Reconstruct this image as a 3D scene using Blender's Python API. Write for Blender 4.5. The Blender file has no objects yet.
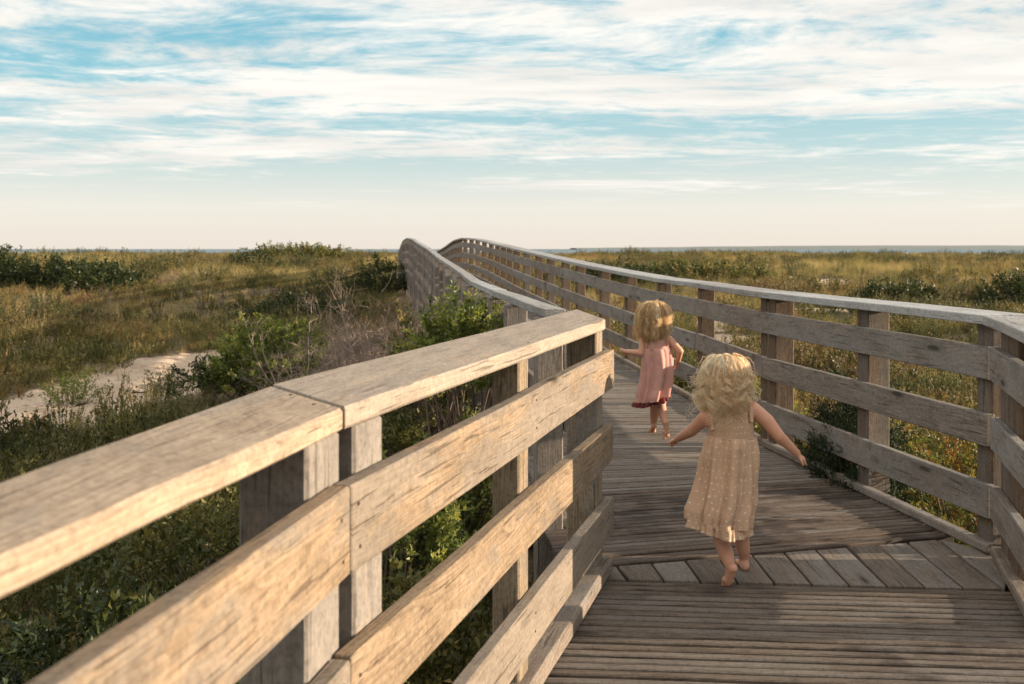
import bpy, bmesh, math, random
import numpy as np
from mathutils import Vector, Matrix, Quaternion

R = math.radians
random.seed(7)
rng = np.random.default_rng(7)
scene = bpy.context.scene
COL = scene.collection

# ------------------------------------------------------------------ camera, light, exposure
F = 995.0            # focal length in pixels of the 1024 px wide frame
ZC = 1.35            # eye height above the deck
cam = bpy.data.cameras.new('camera')
cam.sensor_width = 36.0
cam.lens = 36.0 * F / 1024.0
cam.shift_y = -(342 - 249) / 1024.0
cam.clip_start = 0.05
cam.clip_end = 80000
cam.dof.use_dof = True
cam.dof.focus_distance = 4.6
cam.dof.aperture_fstop = 5.6
camo = bpy.data.objects.new('camera', cam)
COL.objects.link(camo)
camo.location = (0, 0, ZC)
camo.rotation_euler = (R(90), 0, 0)
scene.camera = camo

SUN_EL, SUN_AZ = 10.5, 0.0         # azimuth measured from +X (right of frame) towards +Y
S = Vector((math.cos(R(SUN_EL)) * math.cos(R(SUN_AZ)), math.cos(R(SUN_EL)) * math.sin(R(SUN_AZ)), math.sin(R(SUN_EL))))
sun = bpy.data.lights.new('sun', 'SUN')
sun.energy = 5.0
sun.angle = R(0.6)
sun.color = (1.0, 0.82, 0.62)
suno = bpy.data.objects.new('sun', sun)
COL.objects.link(suno)
suno.rotation_euler = S.to_track_quat('Z', 'Y').to_euler()
suno.location = (20, 5, 12)

scene.view_settings.view_transform = 'Standard'
scene.view_settings.look = 'None'
scene.view_settings.gamma = 1.0
scene.view_settings.exposure = 1.1
scene.view_settings.use_curve_mapping = False
scene.cycles.use_denoising = True
scene.cycles.max_bounces = 9
scene.cycles.diffuse_bounces = 7
scene.cycles.glossy_bounces = 2
scene.cycles.transmission_bounces = 5
scene.cycles.transparent_max_bounces = 4
scene.cycles.sample_clamp_indirect = 4.0

# ------------------------------------------------------------------ node helpers
class NT:
    def __init__(self, nt):
        self.nt = nt
        nt.nodes.clear()
    def n(self, typ, **kw):
        nd = self.nt.nodes.new(typ)
        for k, v in kw.items():
            if k.startswith('_'):
                setattr(nd, k[1:], v)
        return nd
    def put(self, sock, v):
        if v is None: return
        if isinstance(v, bpy.types.NodeSocket): self.nt.links.new(v, sock)
        else:
            if hasattr(sock.default_value, '__len__') and not isinstance(v, (int, float)):
                v = tuple(v)
                if len(sock.default_value) == 4 and len(v) == 3: v = v + (1.0,)
            sock.default_value = v
    def math(self, op, a, b=None, c=None, clamp=False):
        nd = self.nt.nodes.new('ShaderNodeMath'); nd.operation = op; nd.use_clamp = clamp
        self.put(nd.inputs[0], a)
        if b is not None: self.put(nd.inputs[1], b)
        if c is not None: self.put(nd.inputs[2], c)
        return nd.outputs[0]
    def vmath(self, op, a, b=None):
        nd = self.nt.nodes.new('ShaderNodeVectorMath'); nd.operation = op
        self.put(nd.inputs[0], a)
        if b is not None: self.put(nd.inputs[1], b)
        return nd.outputs[0]
    def noise(self, vec, scale, detail=4, rough=0.5, dist=0.0, out='Fac'):
        nd = self.nt.nodes.new('ShaderNodeTexNoise')
        if vec is not None: self.put(nd.inputs['Vector'], vec)
        nd.inputs['Scale'].default_value = scale; nd.inputs['Detail'].default_value = detail
        nd.inputs['Roughness'].default_value = rough; nd.inputs['Distortion'].default_value = dist
        return nd.outputs[out]
    def ramp(self, fac, stops, interp='LINEAR'):
        nd = self.nt.nodes.new('ShaderNodeValToRGB'); cr = nd.color_ramp; cr.interpolation = interp
        while len(cr.elements) < len(stops): cr.elements.new(0.5)
        for e, (p, c) in zip(cr.elements, stops):
            e.position = p
            e.color = (c, c, c, 1) if isinstance(c, (int, float)) else tuple(c) + (1,)
        self.put(nd.inputs[0], fac)
        return nd.outputs[0]
    def mix(self, fac, a, b, blend='MIX'):
        nd = self.nt.nodes.new('ShaderNodeMix'); nd.data_type = 'RGBA'; nd.blend_type = blend
        self.put(nd.inputs[0], fac); self.put(nd.inputs[6], a); self.put(nd.inputs[7], b)
        return nd.outputs[2]
    def smooth(self, v, lo, hi):
        nd = self.nt.nodes.new('ShaderNodeMapRange'); nd.interpolation_type = 'SMOOTHSTEP'
        self.put(nd.inputs[0], v); nd.inputs[1].default_value = lo; nd.inputs[2].default_value = hi
        return nd.outputs[0]
    def attr(self, name):
        nd = self.nt.nodes.new('ShaderNodeAttribute'); nd.attribute_name = name
        return nd
    def xyz(self, x, y, z):
        nd = self.nt.nodes.new('ShaderNodeCombineXYZ')
        self.put(nd.inputs[0], x); self.put(nd.inputs[1], y); self.put(nd.inputs[2], z)
        return nd.outputs[0]
    def sep(self, v):
        nd = self.nt.nodes.new('ShaderNodeSeparateXYZ'); self.put(nd.inputs[0], v)
        return nd.outputs
    def bump(self, h, strength=0.3, dist=0.01):
        nd = self.nt.nodes.new('ShaderNodeBump'); self.put(nd.inputs['Height'], h)
        nd.inputs['Strength'].default_value = strength; nd.inputs['Distance'].default_value = dist
        return nd.outputs[0]

def new_mat(name):
    m = bpy.data.materials.new(name); m.use_nodes = True
    t = NT(m.node_tree)
    out = t.n('ShaderNodeOutputMaterial'); b = t.n('ShaderNodeBsdfPrincipled')
    m.node_tree.links.new(b.outputs[0], out.inputs[0])
    b.inputs['Roughness'].default_value = 0.8
    b.inputs['Specular IOR Level'].default_value = 0.25
    return m, t, b, out

# ------------------------------------------------------------------ world: Nishita sky with a high thin cloud sheet
world = bpy.data.worlds.new('World')
scene.world = world
world.use_nodes = True
W = NT(world.node_tree)
wo = W.n('ShaderNodeOutputWorld'); bg = W.n('ShaderNodeBackground')
world.node_tree.links.new(bg.outputs[0], wo.inputs[0])
sky = W.n('ShaderNodeTexSky'); sky.sky_type = 'NISHITA'; sky.sun_disc = False
sky.sun_elevation = R(SUN_EL); sky.sun_rotation = R(90 - SUN_AZ)
sky.air_density = 1.0; sky.dust_density = 1.6; sky.ozone_density = 1.5; sky.altitude = 0
SKY_STRENGTH = 0.15
bg.inputs[1].default_value = SKY_STRENGTH
tc = W.n('ShaderNodeTexCoord').outputs['Generated']
dx, dy, dz = W.sep(tc)
zc_ = W.math('MAXIMUM', dz, 0.0)
zz = W.math('ADD', zc_, 0.035)
px_ = W.math('DIVIDE', dx, zz); py_ = W.math('DIVIDE', dy, zz)
cv = W.xyz(px_, W.math('MULTIPLY', py_, 1.0), 3.7)
warp = W.noise(cv, 0.35, 3, 0.5, out='Color')
cv2 = W.vmath('ADD', cv, W.vmath('MULTIPLY', W.vmath('SUBTRACT', warp, (0.5, 0.5, 0.5)), (1.6, 1.1, 0)))
big = W.noise(W.vmath('MULTIPLY', cv2, (0.55, 0.8, 1)), 0.55, 5, 0.55)
fine = W.noise(W.vmath('MULTIPLY', cv2, (1.0, 1.5, 1)), 1.9, 8, 0.68, 0.3)
puff = W.noise(W.vmath('MULTIPLY', cv2, (1.0, 1.1, 1)), 5.0, 5, 0.6, 0.5)
dens = W.math('ADD', W.math('ADD', W.math('MULTIPLY', big, 0.62), W.math('MULTIPLY', fine, 0.40)), W.math('MULTIPLY', puff, 0.10))
thr = W.smooth(zc_, 0.03, 0.15)
dens2 = W.math('ADD', dens, W.math('MULTIPLY', W.math('SUBTRACT', thr, 1.0), 0.14))
cl = W.smooth(dens2, 0.445, 0.60)
cl = W.math('MULTIPLY', cl, W.smooth(zc_, 0.02, 0.07))
cl = W.math('MULTIPLY', cl, 0.96)
shade = W.noise(W.vmath('MULTIPLY', cv2, (0.5, 0.9, 1)), 1.3, 5, 0.6)
over = W.smooth(zc_, 0.25, 0.6)                      # cloud high overhead, out of view, brightened to add ambient light
ccol = W.mix(W.smooth(shade, 0.32, 0.66), (2.72, 2.62, 2.46), (3.38, 3.22, 2.98))
ccol = W.mix(over, ccol, (4.6, 4.4, 4.1))
nis = W.mix(1.0, sky.outputs[0], (0.45, 0.62, 0.72), 'MULTIPLY')
grad = W.ramp(W.math('MULTIPLY', zc_, 4.0), [(0.0, (.425, .375, .325)), (.16, (.415, .385, .345)), (.36, (.265, .32, .315)), (.62, (.125, .265, .30)), (1.0, (.085, .225, .28))])
grad = W.mix(1.0, grad, (7.35, 7.4, 7.5), 'MULTIPLY')
skyc = W.mix(W.math('MULTIPLY', W.math('SUBTRACT', 1.0, over), 0.85), nis, grad)
fin = W.mix(cl, skyc, ccol)
W.put(bg.inputs[0], fin)

# ------------------------------------------------------------------ mesh helpers
def tag(o, label=None, cat=None, group=None, kind=None):
    if label: o['label'] = label
    if cat: o['category'] = cat
    if group: o['group'] = group
    if kind: o['kind'] = kind
    return o

def empty(name, loc, label=None, cat=None, group=None):
    o = bpy.data.objects.new(name, None); COL.objects.link(o); o.location = loc
    o.empty_display_size = 0.1
    return tag(o, label, cat, group)

def link_mesh(name, me, mat, parent=None, world_space=True):
    if mat is not None: me.materials.append(mat)
    o = bpy.data.objects.new(name, me); COL.objects.link(o)
    if parent is not None:
        o.parent = parent
        if world_space: o.matrix_parent_inverse = Matrix.Translation(parent.location).inverted()
    return o

class MB:
    """collects vertices and faces with grain coordinates and a tone per board"""
    def __init__(s):
        s.v = []; s.f = []; s.g = []; s.t = []
    def prism(s, ai, bi, ao, bo, za, zb, h, n=None, bev=0.004, jit=0.0015, tone=None, hb=None):
        """board from plan end A to end B: inner line ai-bi, outer line ao-bo, bottom za/zb, height h"""
        ai, bi, ao, bo = (np.array(p, float) for p in (ai, bi, ao, bo))
        L = float(np.linalg.norm((bi + bo) / 2 - (ai + ao) / 2))
        w = float(np.linalg.norm(ao - ai))
        if n is None: n = max(2, int(L / 0.35) + 1)
        off = np.array([random.uniform(0, 50), random.uniform(0, 50), random.uniform(0, 50)])
        if tone is None: tone = random.random()
        bw = min(bev / max(w, 1e-4), 0.3); bh = min(bev / h, 0.3)
        sec = [(bw, 0), (1 - bw, 0), (1, bh), (1, 1 - bh), (1 - bw, 1), (bw, 1), (0, 1 - bh), (0, bh)]
        base = len(s.v)
        ts = [0.0] + list(np.linspace(min(0.004 / max(L, .01), .2), 1 - min(0.004 / max(L, .01), .2), n)) + [1.0]
        for k, t in enumerate(ts):
            pi = ai + (bi - ai) * t; po = ao + (bo - ao) * t; z0 = za + (zb - za) * t
            ins = 0.006 if k in (0, len(ts) - 1) else 0.0
            jx, jz = random.gauss(0, jit), random.gauss(0, jit)
            for (a, b) in sec:
                aa = a + (0.5 - a) * ins / max(w, .02) ; bb = b + (0.5 - b) * ins / h
                p = pi + (po - pi) * aa
                s.v.append((p[0] + jx, p[1] + jx * .3, z0 + bb * h + jz))
                s.g.append((off[0] + t * L, off[1] + a * w, off[2] + b * h)); s.t.append(tone)
        m = len(sec)
        for k in range(len(ts) - 1):
            for j in range(m):
                a = base + k * m + j; b = base + k * m + (j + 1) % m
                s.f.append((a, b, b + m, a + m))
        s.f.append(tuple(base + j for j in range(m))[::-1])
        s.f.append(tuple(base + (len(ts) - 1) * m + j for j in range(m)))
    def post(s, x, y, dirx, diry, along, across, z0, z1, tone=None, bev=0.006):
        """upright post, its 'along' side parallel to (dirx, diry); grain runs up"""
        d = np.array([dirx, diry], float); d /= np.linalg.norm(d); q = np.array([d[1], -d[0]])
        off = np.array([random.uniform(0, 50), random.uniform(0, 50), random.uniform(0, 50)])
        if tone is None: tone = random.random()
        b = bev; A, C = along / 2, across / 2
        sec = [(-A + b, -C), (A - b, -C), (A, -C + b), (A, C - b), (A - b, C), (-A + b, C), (-A, C - b), (-A, -C + b)]
        base = len(s.v); zs = [z0, z0 + .3 * (z1 - z0), z0 + .6 * (z1 - z0), z1 - .005, z1]
        for k, z in enumerate(zs):
            sc = 0.95 if k == len(zs) - 1 else 1.0
            for (a, c) in sec:
                p = np.array([x, y]) + d * a * sc + q * c * sc
                s.v.append((p[0], p[1], z)); s.g.append((off[0] + z, off[1] + a, off[2] + c)); s.t.append(tone)
        m = 8
        for k in range(len(zs) - 1):
            for j in range(m):
                a = base + k * m + j; bb = base + k * m + (j + 1) % m
                s.f.append((a, bb, bb + m, a + m))
        s.f.append(tuple(base + j for j in range(m))[::-1]); s.f.append(tuple(base + (len(zs) - 1) * m + j for j in range(m)))
    def build(s, name, mat, parent=None, smooth=False):
        me = bpy.data.meshes.new(name); me.from_pydata(s.v, [], s.f)
        a = me.attributes.new('gco', 'FLOAT_VECTOR', 'POINT'); a.data.foreach_set('vector', np.array(s.g, np.float32).ravel())
        a = me.attributes.new('tone', 'FLOAT', 'POINT'); a.data.foreach_set('value', np.array(s.t, np.float32))
        bm = bmesh.new(); bm.from_mesh(me); bmesh.ops.recalc_face_normals(bm, faces=bm.faces); bm.to_mesh(me); bm.free()
        return link_mesh(name, me, mat, parent)

# ------------------------------------------------------------------ wood
def wood(name, light, mid, dark, grain=1.0, stain=0.0, stain_col=(0.05, 0.035, 0.025), stain_scale=1.6, grey=None, greyamt=0.0, knots=0.5, tonevar=0.25, rough=0.85, bumpd=0.004):
    m, t, b, out = new_mat(name)
    g = t.attr('gco').outputs['Vector']; tone = t.attr('tone').outputs['Fac']
    wob = t.noise(t.vmath('MULTIPLY', g, (1.2, 5, 5)), 1.0, 3, .5, out='Color')
    g2 = t.vmath('ADD', g, t.vmath('MULTIPLY', t.vmath('SUBTRACT', wob, (.5, .5, .5)), (0.0, 0.05, 0.05)))
    fib = t.math('ADD', t.math('MULTIPLY', t.noise(t.vmath('MULTIPLY', g2, (5, 230, 230)), 1.0, 6, .7), .74), t.math('MULTIPLY', t.noise(t.vmath('MULTIPLY', g2, (2.2, 60, 60)), 1.0, 5, .65), .26))
    fine = t.noise(t.vmath('MULTIPLY', g, (16, 260, 260)), 1.0, 3, .6)
    # growth rings cut lengthwise: long narrow arches
    bend = t.noise(t.vmath('MULTIPLY', g, (1.1, 7, 7)), 1.0, 2, .5)
    wav = t.n('ShaderNodeTexWave'); wav.wave_type = 'BANDS'; wav.bands_direction = 'Y'; wav.wave_profile = 'SAW'
    gx_, gy_, gz_ = t.sep(g2)
    t.put(wav.inputs['Vector'], t.xyz(gx_, t.math('ADD', t.math('ADD', gy_, t.math('MULTIPLY', gz_, .8)), t.math('MULTIPLY', bend, .22)), gz_))
    wav.inputs['Scale'].default_value = 22.0; wav.inputs['Distortion'].default_value = 1.2; wav.inputs['Detail'].default_value = 2; wav.inputs['Detail Scale'].default_value = 3
    ring = wav.outputs['Fac']
    pat = t.noise(t.vmath('MULTIPLY', g, (2.6, 9, 9)), 1.0, 5, .62)
    k1 = t.math('ADD', t.math('MULTIPLY', fib, .58), t.math('MULTIPLY', ring, .12))
    k1 = t.math('ADD', k1, t.math('MULTIPLY', fine, .12)); k1 = t.math('ADD', k1, t.math('MULTIPLY', pat, .16))
    col = t.ramp(k1, [(0.30, dark), (0.44, mid), (0.60, light)])
    if grey is not None:
        gm = t.smooth(t.math('ADD', pat, t.math('MULTIPLY', t.math('SUBTRACT', tone, .5), .35)), 0.60 - greyamt * .35, 0.72 - greyamt * .30)
        gcol = t.mix(k1, tuple(c * .55 for c in grey), tuple(min(1, c * 1.35) for c in grey))
        col = t.mix(t.math('MULTIPLY', gm, .85), col, gcol)
    spk = t.noise(g, 70, 5, .75); blo = t.noise(t.vmath('MULTIPLY', g, (4, 9, 9)), 1.0, 5, .7)
    sp = t.math('MULTIPLY', t.ramp(spk, [(.34, .68), (.50, 1.0), (.66, 1.14)]), t.ramp(blo, [(.34, .76), (.50, .98), (.66, 1.10)]))
    col = t.mix(1.0, col, t.xyz(sp, sp, sp), 'MULTIPLY')
    # long checks in the weathered face
    crk = t.noise(t.vmath('MULTIPLY', g2, (2.6, 110, 110)), 1.0, 2, .5)
    cm = t.smooth(crk, .64, .685)
    col = t.mix(t.math('MULTIPLY', cm, .55 * grain), col, tuple(c * .35 for c in dark))
    if knots > 0:
        vo = t.n('ShaderNodeTexVoronoi'); t.put(vo.inputs['Vector'], t.vmath('MULTIPLY', g, (1.5, 6.5, 6.5))); vo.inputs['Scale'].default_value = 1.0
        kn = t.math('SUBTRACT', 1.0, t.smooth(vo.outputs['Distance'], .05, .11))
        halo = t.math('SUBTRACT', 1.0, t.smooth(vo.outputs['Distance'], .07, .26))
        col = t.mix(t.math('MULTIPLY', halo, knots * .40), col, tuple(c * 1.15 for c in dark))
        col = t.mix(t.math('MULTIPLY', kn, knots), col, tuple(c * .45 for c in dark))
    if stain > 0:
        geo = t.n('ShaderNodeNewGeometry').outputs['Position']
        s1 = t.noise(geo, stain_scale, 5, .62)
        s2 = t.noise(t.vmath('MULTIPLY', g, (3, 14, 14)), 1.0, 4, .6)
        sm = t.smooth(t.math('ADD', t.math('MULTIPLY', s1, .68), t.math('MULTIPLY', s2, .34)), .62 - stain * .2, .74 - stain * .2)
        col = t.mix(t.math('MULTIPLY', sm, .88), col, stain_col)
    tv = t.math('ADD', 1.0 - tonevar / 2, t.math('MULTIPLY', tone, tonevar))
    col = t.mix(1.0, col, t.xyz(tv, tv, tv), 'MULTIPLY')
    t.put(b.inputs['Base Color'], col); b.inputs['Roughness'].default_value = rough
    h = t.math('SUBTRACT', t.math('ADD', t.math('MULTIPLY', fib, .6), t.math('MULTIPLY', fine, .5)), t.math('MULTIPLY', cm, .8))
    t.put(b.inputs['Normal'], t.bump(h, .7, bumpd))
    return m

M_WARM = wood('pale_rail_wood', (0.32, 0.232, 0.15), (0.225, 0.158, 0.098), (0.08, 0.052, 0.032), grey=(0.20, 0.165, 0.13), greyamt=0.5, knots=.85)
M_CAP = wood('pale_cap_wood', (0.43, 0.335, 0.24), (0.32, 0.24, 0.165), (0.13, 0.09, 0.058), grey=(0.29, 0.24, 0.19), greyamt=0.45, knots=.8)
M_POSTW = wood('pale_post_wood', (0.34, 0.265, 0.18), (0.245, 0.18, 0.115), (0.105, 0.07, 0.045), grey=(0.20, 0.18, 0.16), greyamt=0.55, knots=.5)
M_GREY = wood('grey_rail_wood', (0.29, 0.25, 0.212), (0.19, 0.16, 0.132), (0.066, 0.051, 0.04), grey=(0.215, 0.20, 0.18), greyamt=0.5, knots=.8, stain=.25, stain_col=(.06, .045, .035), stain_scale=2.5)
M_GCAP = wood('grey_cap_wood', (0.40, 0.385, 0.36), (0.28, 0.265, 0.245), (0.11, 0.10, 0.09), grey=(0.34, 0.34, 0.33), greyamt=0.6, knots=.4)
M_GPOST = wood('brown_post_wood', (0.19, 0.135, 0.092), (0.125, 0.085, 0.057), (0.048, 0.031, 0.021), grey=(0.135, 0.118, 0.10), greyamt=0.3, knots=.5)
M_GPOSTG = wood('grey_post_wood', (0.29, 0.245, 0.205), (0.20, 0.165, 0.135), (0.08, 0.062, 0.05), grey=(0.22, 0.20, 0.18), greyamt=0.5, knots=.4)
M_KICK = wood('kick_rail_wood', (0.27, 0.215, 0.165), (0.18, 0.14, 0.105), (0.07, 0.05, 0.036), grey=(.20, .175, .15), greyamt=.4, knots=.4, stain=.2)
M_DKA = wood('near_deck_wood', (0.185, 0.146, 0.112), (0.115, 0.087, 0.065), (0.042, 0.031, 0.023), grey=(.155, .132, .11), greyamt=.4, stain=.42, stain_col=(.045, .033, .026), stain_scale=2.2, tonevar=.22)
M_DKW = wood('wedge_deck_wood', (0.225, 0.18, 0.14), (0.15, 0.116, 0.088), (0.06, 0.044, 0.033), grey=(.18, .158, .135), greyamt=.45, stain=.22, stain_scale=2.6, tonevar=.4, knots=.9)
M_DKB = wood('damp_deck_wood', (0.175, 0.133, 0.10), (0.11, 0.08, 0.06), (0.045, 0.032, 0.024), grey=(.155, .13, .11), greyamt=.3, stain=.72, stain_col=(.042, .030, .024), stain_scale=1.7, tonevar=.22)  # section past the wedge: darker brown base with heavier dark blotches
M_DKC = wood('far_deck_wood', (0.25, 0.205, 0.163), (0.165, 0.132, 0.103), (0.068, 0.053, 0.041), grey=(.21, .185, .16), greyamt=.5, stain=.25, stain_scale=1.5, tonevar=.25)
M_JOIST = wood('joist_wood', (0.16, 0.12, 0.09), (0.10, 0.075, 0.055), (0.05, 0.035, 0.025), knots=.2)
def simple_mat(name, col, rough=.6, metal=0.0):
    m, t, b, o = new_mat(name)
    nz = t.noise(t.n('ShaderNodeTexCoord').outputs['Object'], 30, 3)
    t.put(b.inputs['Base Color'], t.mix(nz, tuple(c * .75 for c in col), tuple(c * 1.2 for c in col)))
    b.inputs['Roughness'].default_value = rough; b.inputs['Metallic'].default_value = metal
    return m
M_NAIL = simple_mat('rusty_nail', (0.09, 0.055, 0.04), .7, .3)

# ------------------------------------------------------------------ boardwalk plan (inner edges of both sides, measured in metres)
def catmull(pts, ts, sub=24):
    P = np.array(pts, float); out = []
    for i in range(len(P) - 1):
        p0 = P[max(i - 1, 0)]; p1 = P[i]; p2 = P[i + 1]; p3 = P[min(i + 2, len(P) - 1)]
        for k in range(sub):
            t = k / sub
            out.append(.5 * ((2 * p1) + (-p0 + p2) * t + (2 * p0 - 5 * p1 + 4 * p2 - p3) * t * t + (-p0 + 3 * p1 - 3 * p2 + p3) * t ** 3))
    out.append(P[-1]); return np.array(out)
def deckz(y):
    return float(np.interp(y, [0, 10.5, 12, 15, 20, 25, 28, 31, 34, 38, 45, 56], [0, 0, .035, .13, .30, .46, .58, .645, .55, .40, .20, .0]))
RP = [(2.10, 4.375), (1.705, 6.72), (1.575, 8.9), (1.40, 10.66), (1.19, 12.2), (.78, 15), (.06, 20), (-.56, 25), (-1.25, 29), (-1.92, 33), (-3.36, 45), (-4.8, 56)]
LP = [(.30, 4.72), (.06, 6.5), (-.25, 9.1), (-.53, 12), (-.95, 15), (-1.58, 20), (-2.28, 25), (-2.85, 29), (-3.48, 33), (-5.0, 45), (-6.4, 56)]
RC = np.vstack([np.array(RP[:2]), catmull(RP[1:], None)[1:]]); LC = catmull(LP, None)
def at_y(C, y): return np.array([np.interp(y, C[:, 1], C[:, 0]), y])
def rail_dir(C, y):
    a, b = at_y(C, y - .3), at_y(C, y + .3); d = b - a; return d / np.linalg.norm(d)

# ------------------------------------------------------------------ terrain
def vnoise(x, y, seed=0):
    xi = np.floor(x).astype(np.int64); yi = np.floor(y).astype(np.int64); fx = x - xi; fy = y - yi
    fx = fx * fx * (3 - 2 * fx); fy = fy * fy * (3 - 2 * fy)
    def h(a, b):
        n = (a * 374761393 + b * 668265263 + seed * 1442695041) & 0xffffffff
        n = ((n ^ (n >> 13)) * 1274126177) & 0xffffffff
        return ((n ^ (n >> 16)) & 0xffff) / 65535.0
    return (h(xi, yi) * (1 - fx) + h(xi + 1, yi) * fx) * (1 - fy) + (h(xi, yi + 1) * (1 - fx) + h(xi + 1, yi + 1) * fx) * fy
def fbm(x, y, o=4, seed=0):
    s = 0; a = .5; t = 0
    for k in range(o):
        s = s + a * vnoise(x * 2 ** k, y * 2 ** k, seed + k); t += a; a *= .5
    return s / t
def gauss(x, y, cx, cy, sx, sy): return np.exp(-((x - cx) / sx) ** 2 - ((y - cy) / sy) ** 2)
def corridor(y):   # centre line of the boardwalk
    yy = np.clip(y, -3, 56)
    return np.interp(yy, [-3, 1.7, 4.2, 6.6, 9, 12, 15, 20, 25, 29, 33, 45, 56], [-.3, .5, 1.25, .88, .66, .35, -.08, -.76, -1.42, -2.05, -2.7, -4.2, -5.6])
def ground_h(x, y):
    x = np.asarray(x, float); y = np.asarray(y, float)
    h = np.interp(y, [-20, 14, 22, 35, 60, 100, 125, 160, 220, 300], [-.62, -.62, -.54, -.34, .02, .42, .40, -.4, -2.4, -4.5])
    side = np.clip((np.abs(x) - 45) / 60, 0, 1); h = h + side * .3
    fade = np.clip((y - 2) / 18, .25, 1)
    h = h + (fbm(x * .10 + 7, y * .10, 3, 3) - .5) * 1.0 * fade * np.clip(1.3 - y / 140, .4, 1) + (fbm(x * .32, y * .32, 3, 9) - .5) * .55 * fade
    h = h + gauss(x, y, -17.5, 42, 10, 9) * .62 + gauss(x, y, -30, 34, 12, 12) * .35
    h = h + gauss(x, y, 20, 85, 14, 10) * .25 + gauss(x, y, -20, 95, 9, 8) * .35
    dist = np.abs(x - corridor(y))
    dz = np.interp(y, [0, 10.5, 15, 20, 25, 31, 38, 45, 56], [0, 0, .13, .30, .46, .615, .44, .25, .0])
    lim = dz - .38
    near = np.exp(-(dist / 3.2) ** 2) * (y < 60)
    h = h * (1 - near * .75) + near * .75 * lim
    # never above the deck underside below the boardwalk
    under = (dist < 1.5) & (y < 56)
    h = np.where(under, np.minimum(h, dz - .24), h)
    return h
# sand path on the left, small blowouts on the right
PATH = np.array([(-7.6, 6.0), (-6.6, 9.0), (-5.8, 11.5), (-5.5, 14.0), (-5.5, 16.5), (-5.65, 18.0), (-5.5, 19.3), (-5.3, 20.3)])
PATHW = np.array([1.0, 1.0, 1.0, 1.0, .95, .65, .35, .02])
def path_d(x, y):
    """signed sandiness: > 0 inside the path"""
    x = np.asarray(x, float); y = np.asarray(y, float)
    cx = np.interp(y, PATH[:, 1], PATH[:, 0]); w = np.interp(y, PATH[:, 1], PATHW, left=1.0, right=0)
    wob = (fbm(x * .9 + 3, y * .9, 4, 21) - .5) * 1.5
    d = w * .74 + wob * np.minimum(w * 1.6, 1) - np.abs(x - cx)
    return np.where((y > 4) & (y < 20.6), d, -1.0)
BLOW = [(4.6, 22.5, 1.3, 1.8), (2.7, 16.5, .7, 1.1), (3.9, 18.2, .8, 1.0), (9.5, 31, 1.5, 2.2), (14, 45, 2.2, 2.5), (5.9, 26.5, 1.1, 1.5), (-9, 48, 1.6, 2.0)]
def blow_d(x, y):
    d = np.full(np.shape(x), -1.0)
    wob = (fbm(np.asarray(x) * .8, np.asarray(y) * .8, 3, 33) - .5) * 1.3
    for (cx, cy, rx, ry) in BLOW:
        d = np.maximum(d, 1 - np.sqrt(((x - cx) / rx) ** 2 + ((y - cy) / ry) ** 2) + wob)
    return d

def grid_mesh(xs, ys, hf):
    X, Y = np.meshgrid(xs, ys); Z = hf(X, Y)
    v = np.stack([X.ravel(), Y.ravel(), Z.ravel()], 1)
    nx, ny = len(xs), len(ys)
    i = np.arange((ny - 1) * (nx - 1)); r = i // (nx - 1); c = i % (nx - 1); a = r * nx + c
    f = np.stack([a, a + 1, a + nx + 1, a + nx], 1)
    return v, f
def np_mesh(name, v, f):
    me = bpy.data.meshes.new(name); v = np.asarray(v, np.float32); f = np.asarray(f, np.int32)
    me.vertices.add(len(v)); me.vertices.foreach_set('co', v.ravel())
    k = f.shape[1]
    me.loops.add(f.size); me.loops.foreach_set('vertex_index', f.ravel())
    me.polygons.add(len(f)); me.polygons.foreach_set('loop_start', np.arange(0, f.size, k, dtype=np.int32))
    me.update(calc_edges=True); me.validate()
    return me
def shade_smooth(me): me.polygons.foreach_set('use_smooth', np.ones(len(me.polygons), bool)); me.update()

m, t, b, o_ = new_mat('dune_soil')
gp = t.n('ShaderNodeNewGeometry').outputs['Position']
n1 = t.noise(gp, .9, 6, .6); n2 = t.noise(gp, 9, 5, .65); n3 = t.noise(gp, 60, 3, .6)
col = t.ramp(n1, [(.3, (.085, .060, .035)), (.5, (.14, .10, .06)), (.7, (.07, .065, .03))])
col = t.mix(t.smooth(n2, .45, .7), col, (.20, .15, .095))
col = t.mix(t.smooth(n3, .55, .75), col, (.04, .03, .02))
sa = t.attr('sand').outputs['Fac']
scol = t.mix(n2, (.46, .34, .235), (.58, .45, .325)); scol = t.mix(t.smooth(n3, .52, .75), scol, (.30, .23, .165))
col = t.mix(t.smooth(t.math('ADD', sa, t.math('MULTIPLY', t.math('SUBTRACT', n2, .5), .6)), .35, .65), col, scol)
t.put(b.inputs['Base Color'], col); b.inputs['Roughness'].default_value = .95; b.inputs['Specular IOR Level'].default_value = .1
t.put(b.inputs['Normal'], t.bump(t.math('ADD', n2, t.math('MULTIPLY', n3, .4)), .6, .03))
M_SOIL = m
m, t, b, o_ = new_mat('path_sand')
gp = t.n('ShaderNodeNewGeometry').outputs['Position']
n1 = t.noise(gp, 1.3, 5, .6); n2 = t.noise(gp, 12, 5, .65); n3 = t.noise(gp, 90, 3, .6)
col = t.mix(t.smooth(n1, .35, .65), (.47, .345, .235), (.60, .46, .335)); col = t.mix(t.smooth(n2, .52, .70), col, (.25, .185, .13)); col = t.mix(t.smooth(n3, .56, .70), col, (.16, .115, .08))
t.put(b.inputs['Base Color'], col); b.inputs['Roughness'].default_value = .95; b.inputs['Specular IOR Level'].default_value = .1
t.put(b.inputs['Normal'], t.bump(t.math('ADD', n2, t.math('MULTIPLY', n1, .8)), .8, .05))
M_SAND = m

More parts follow.
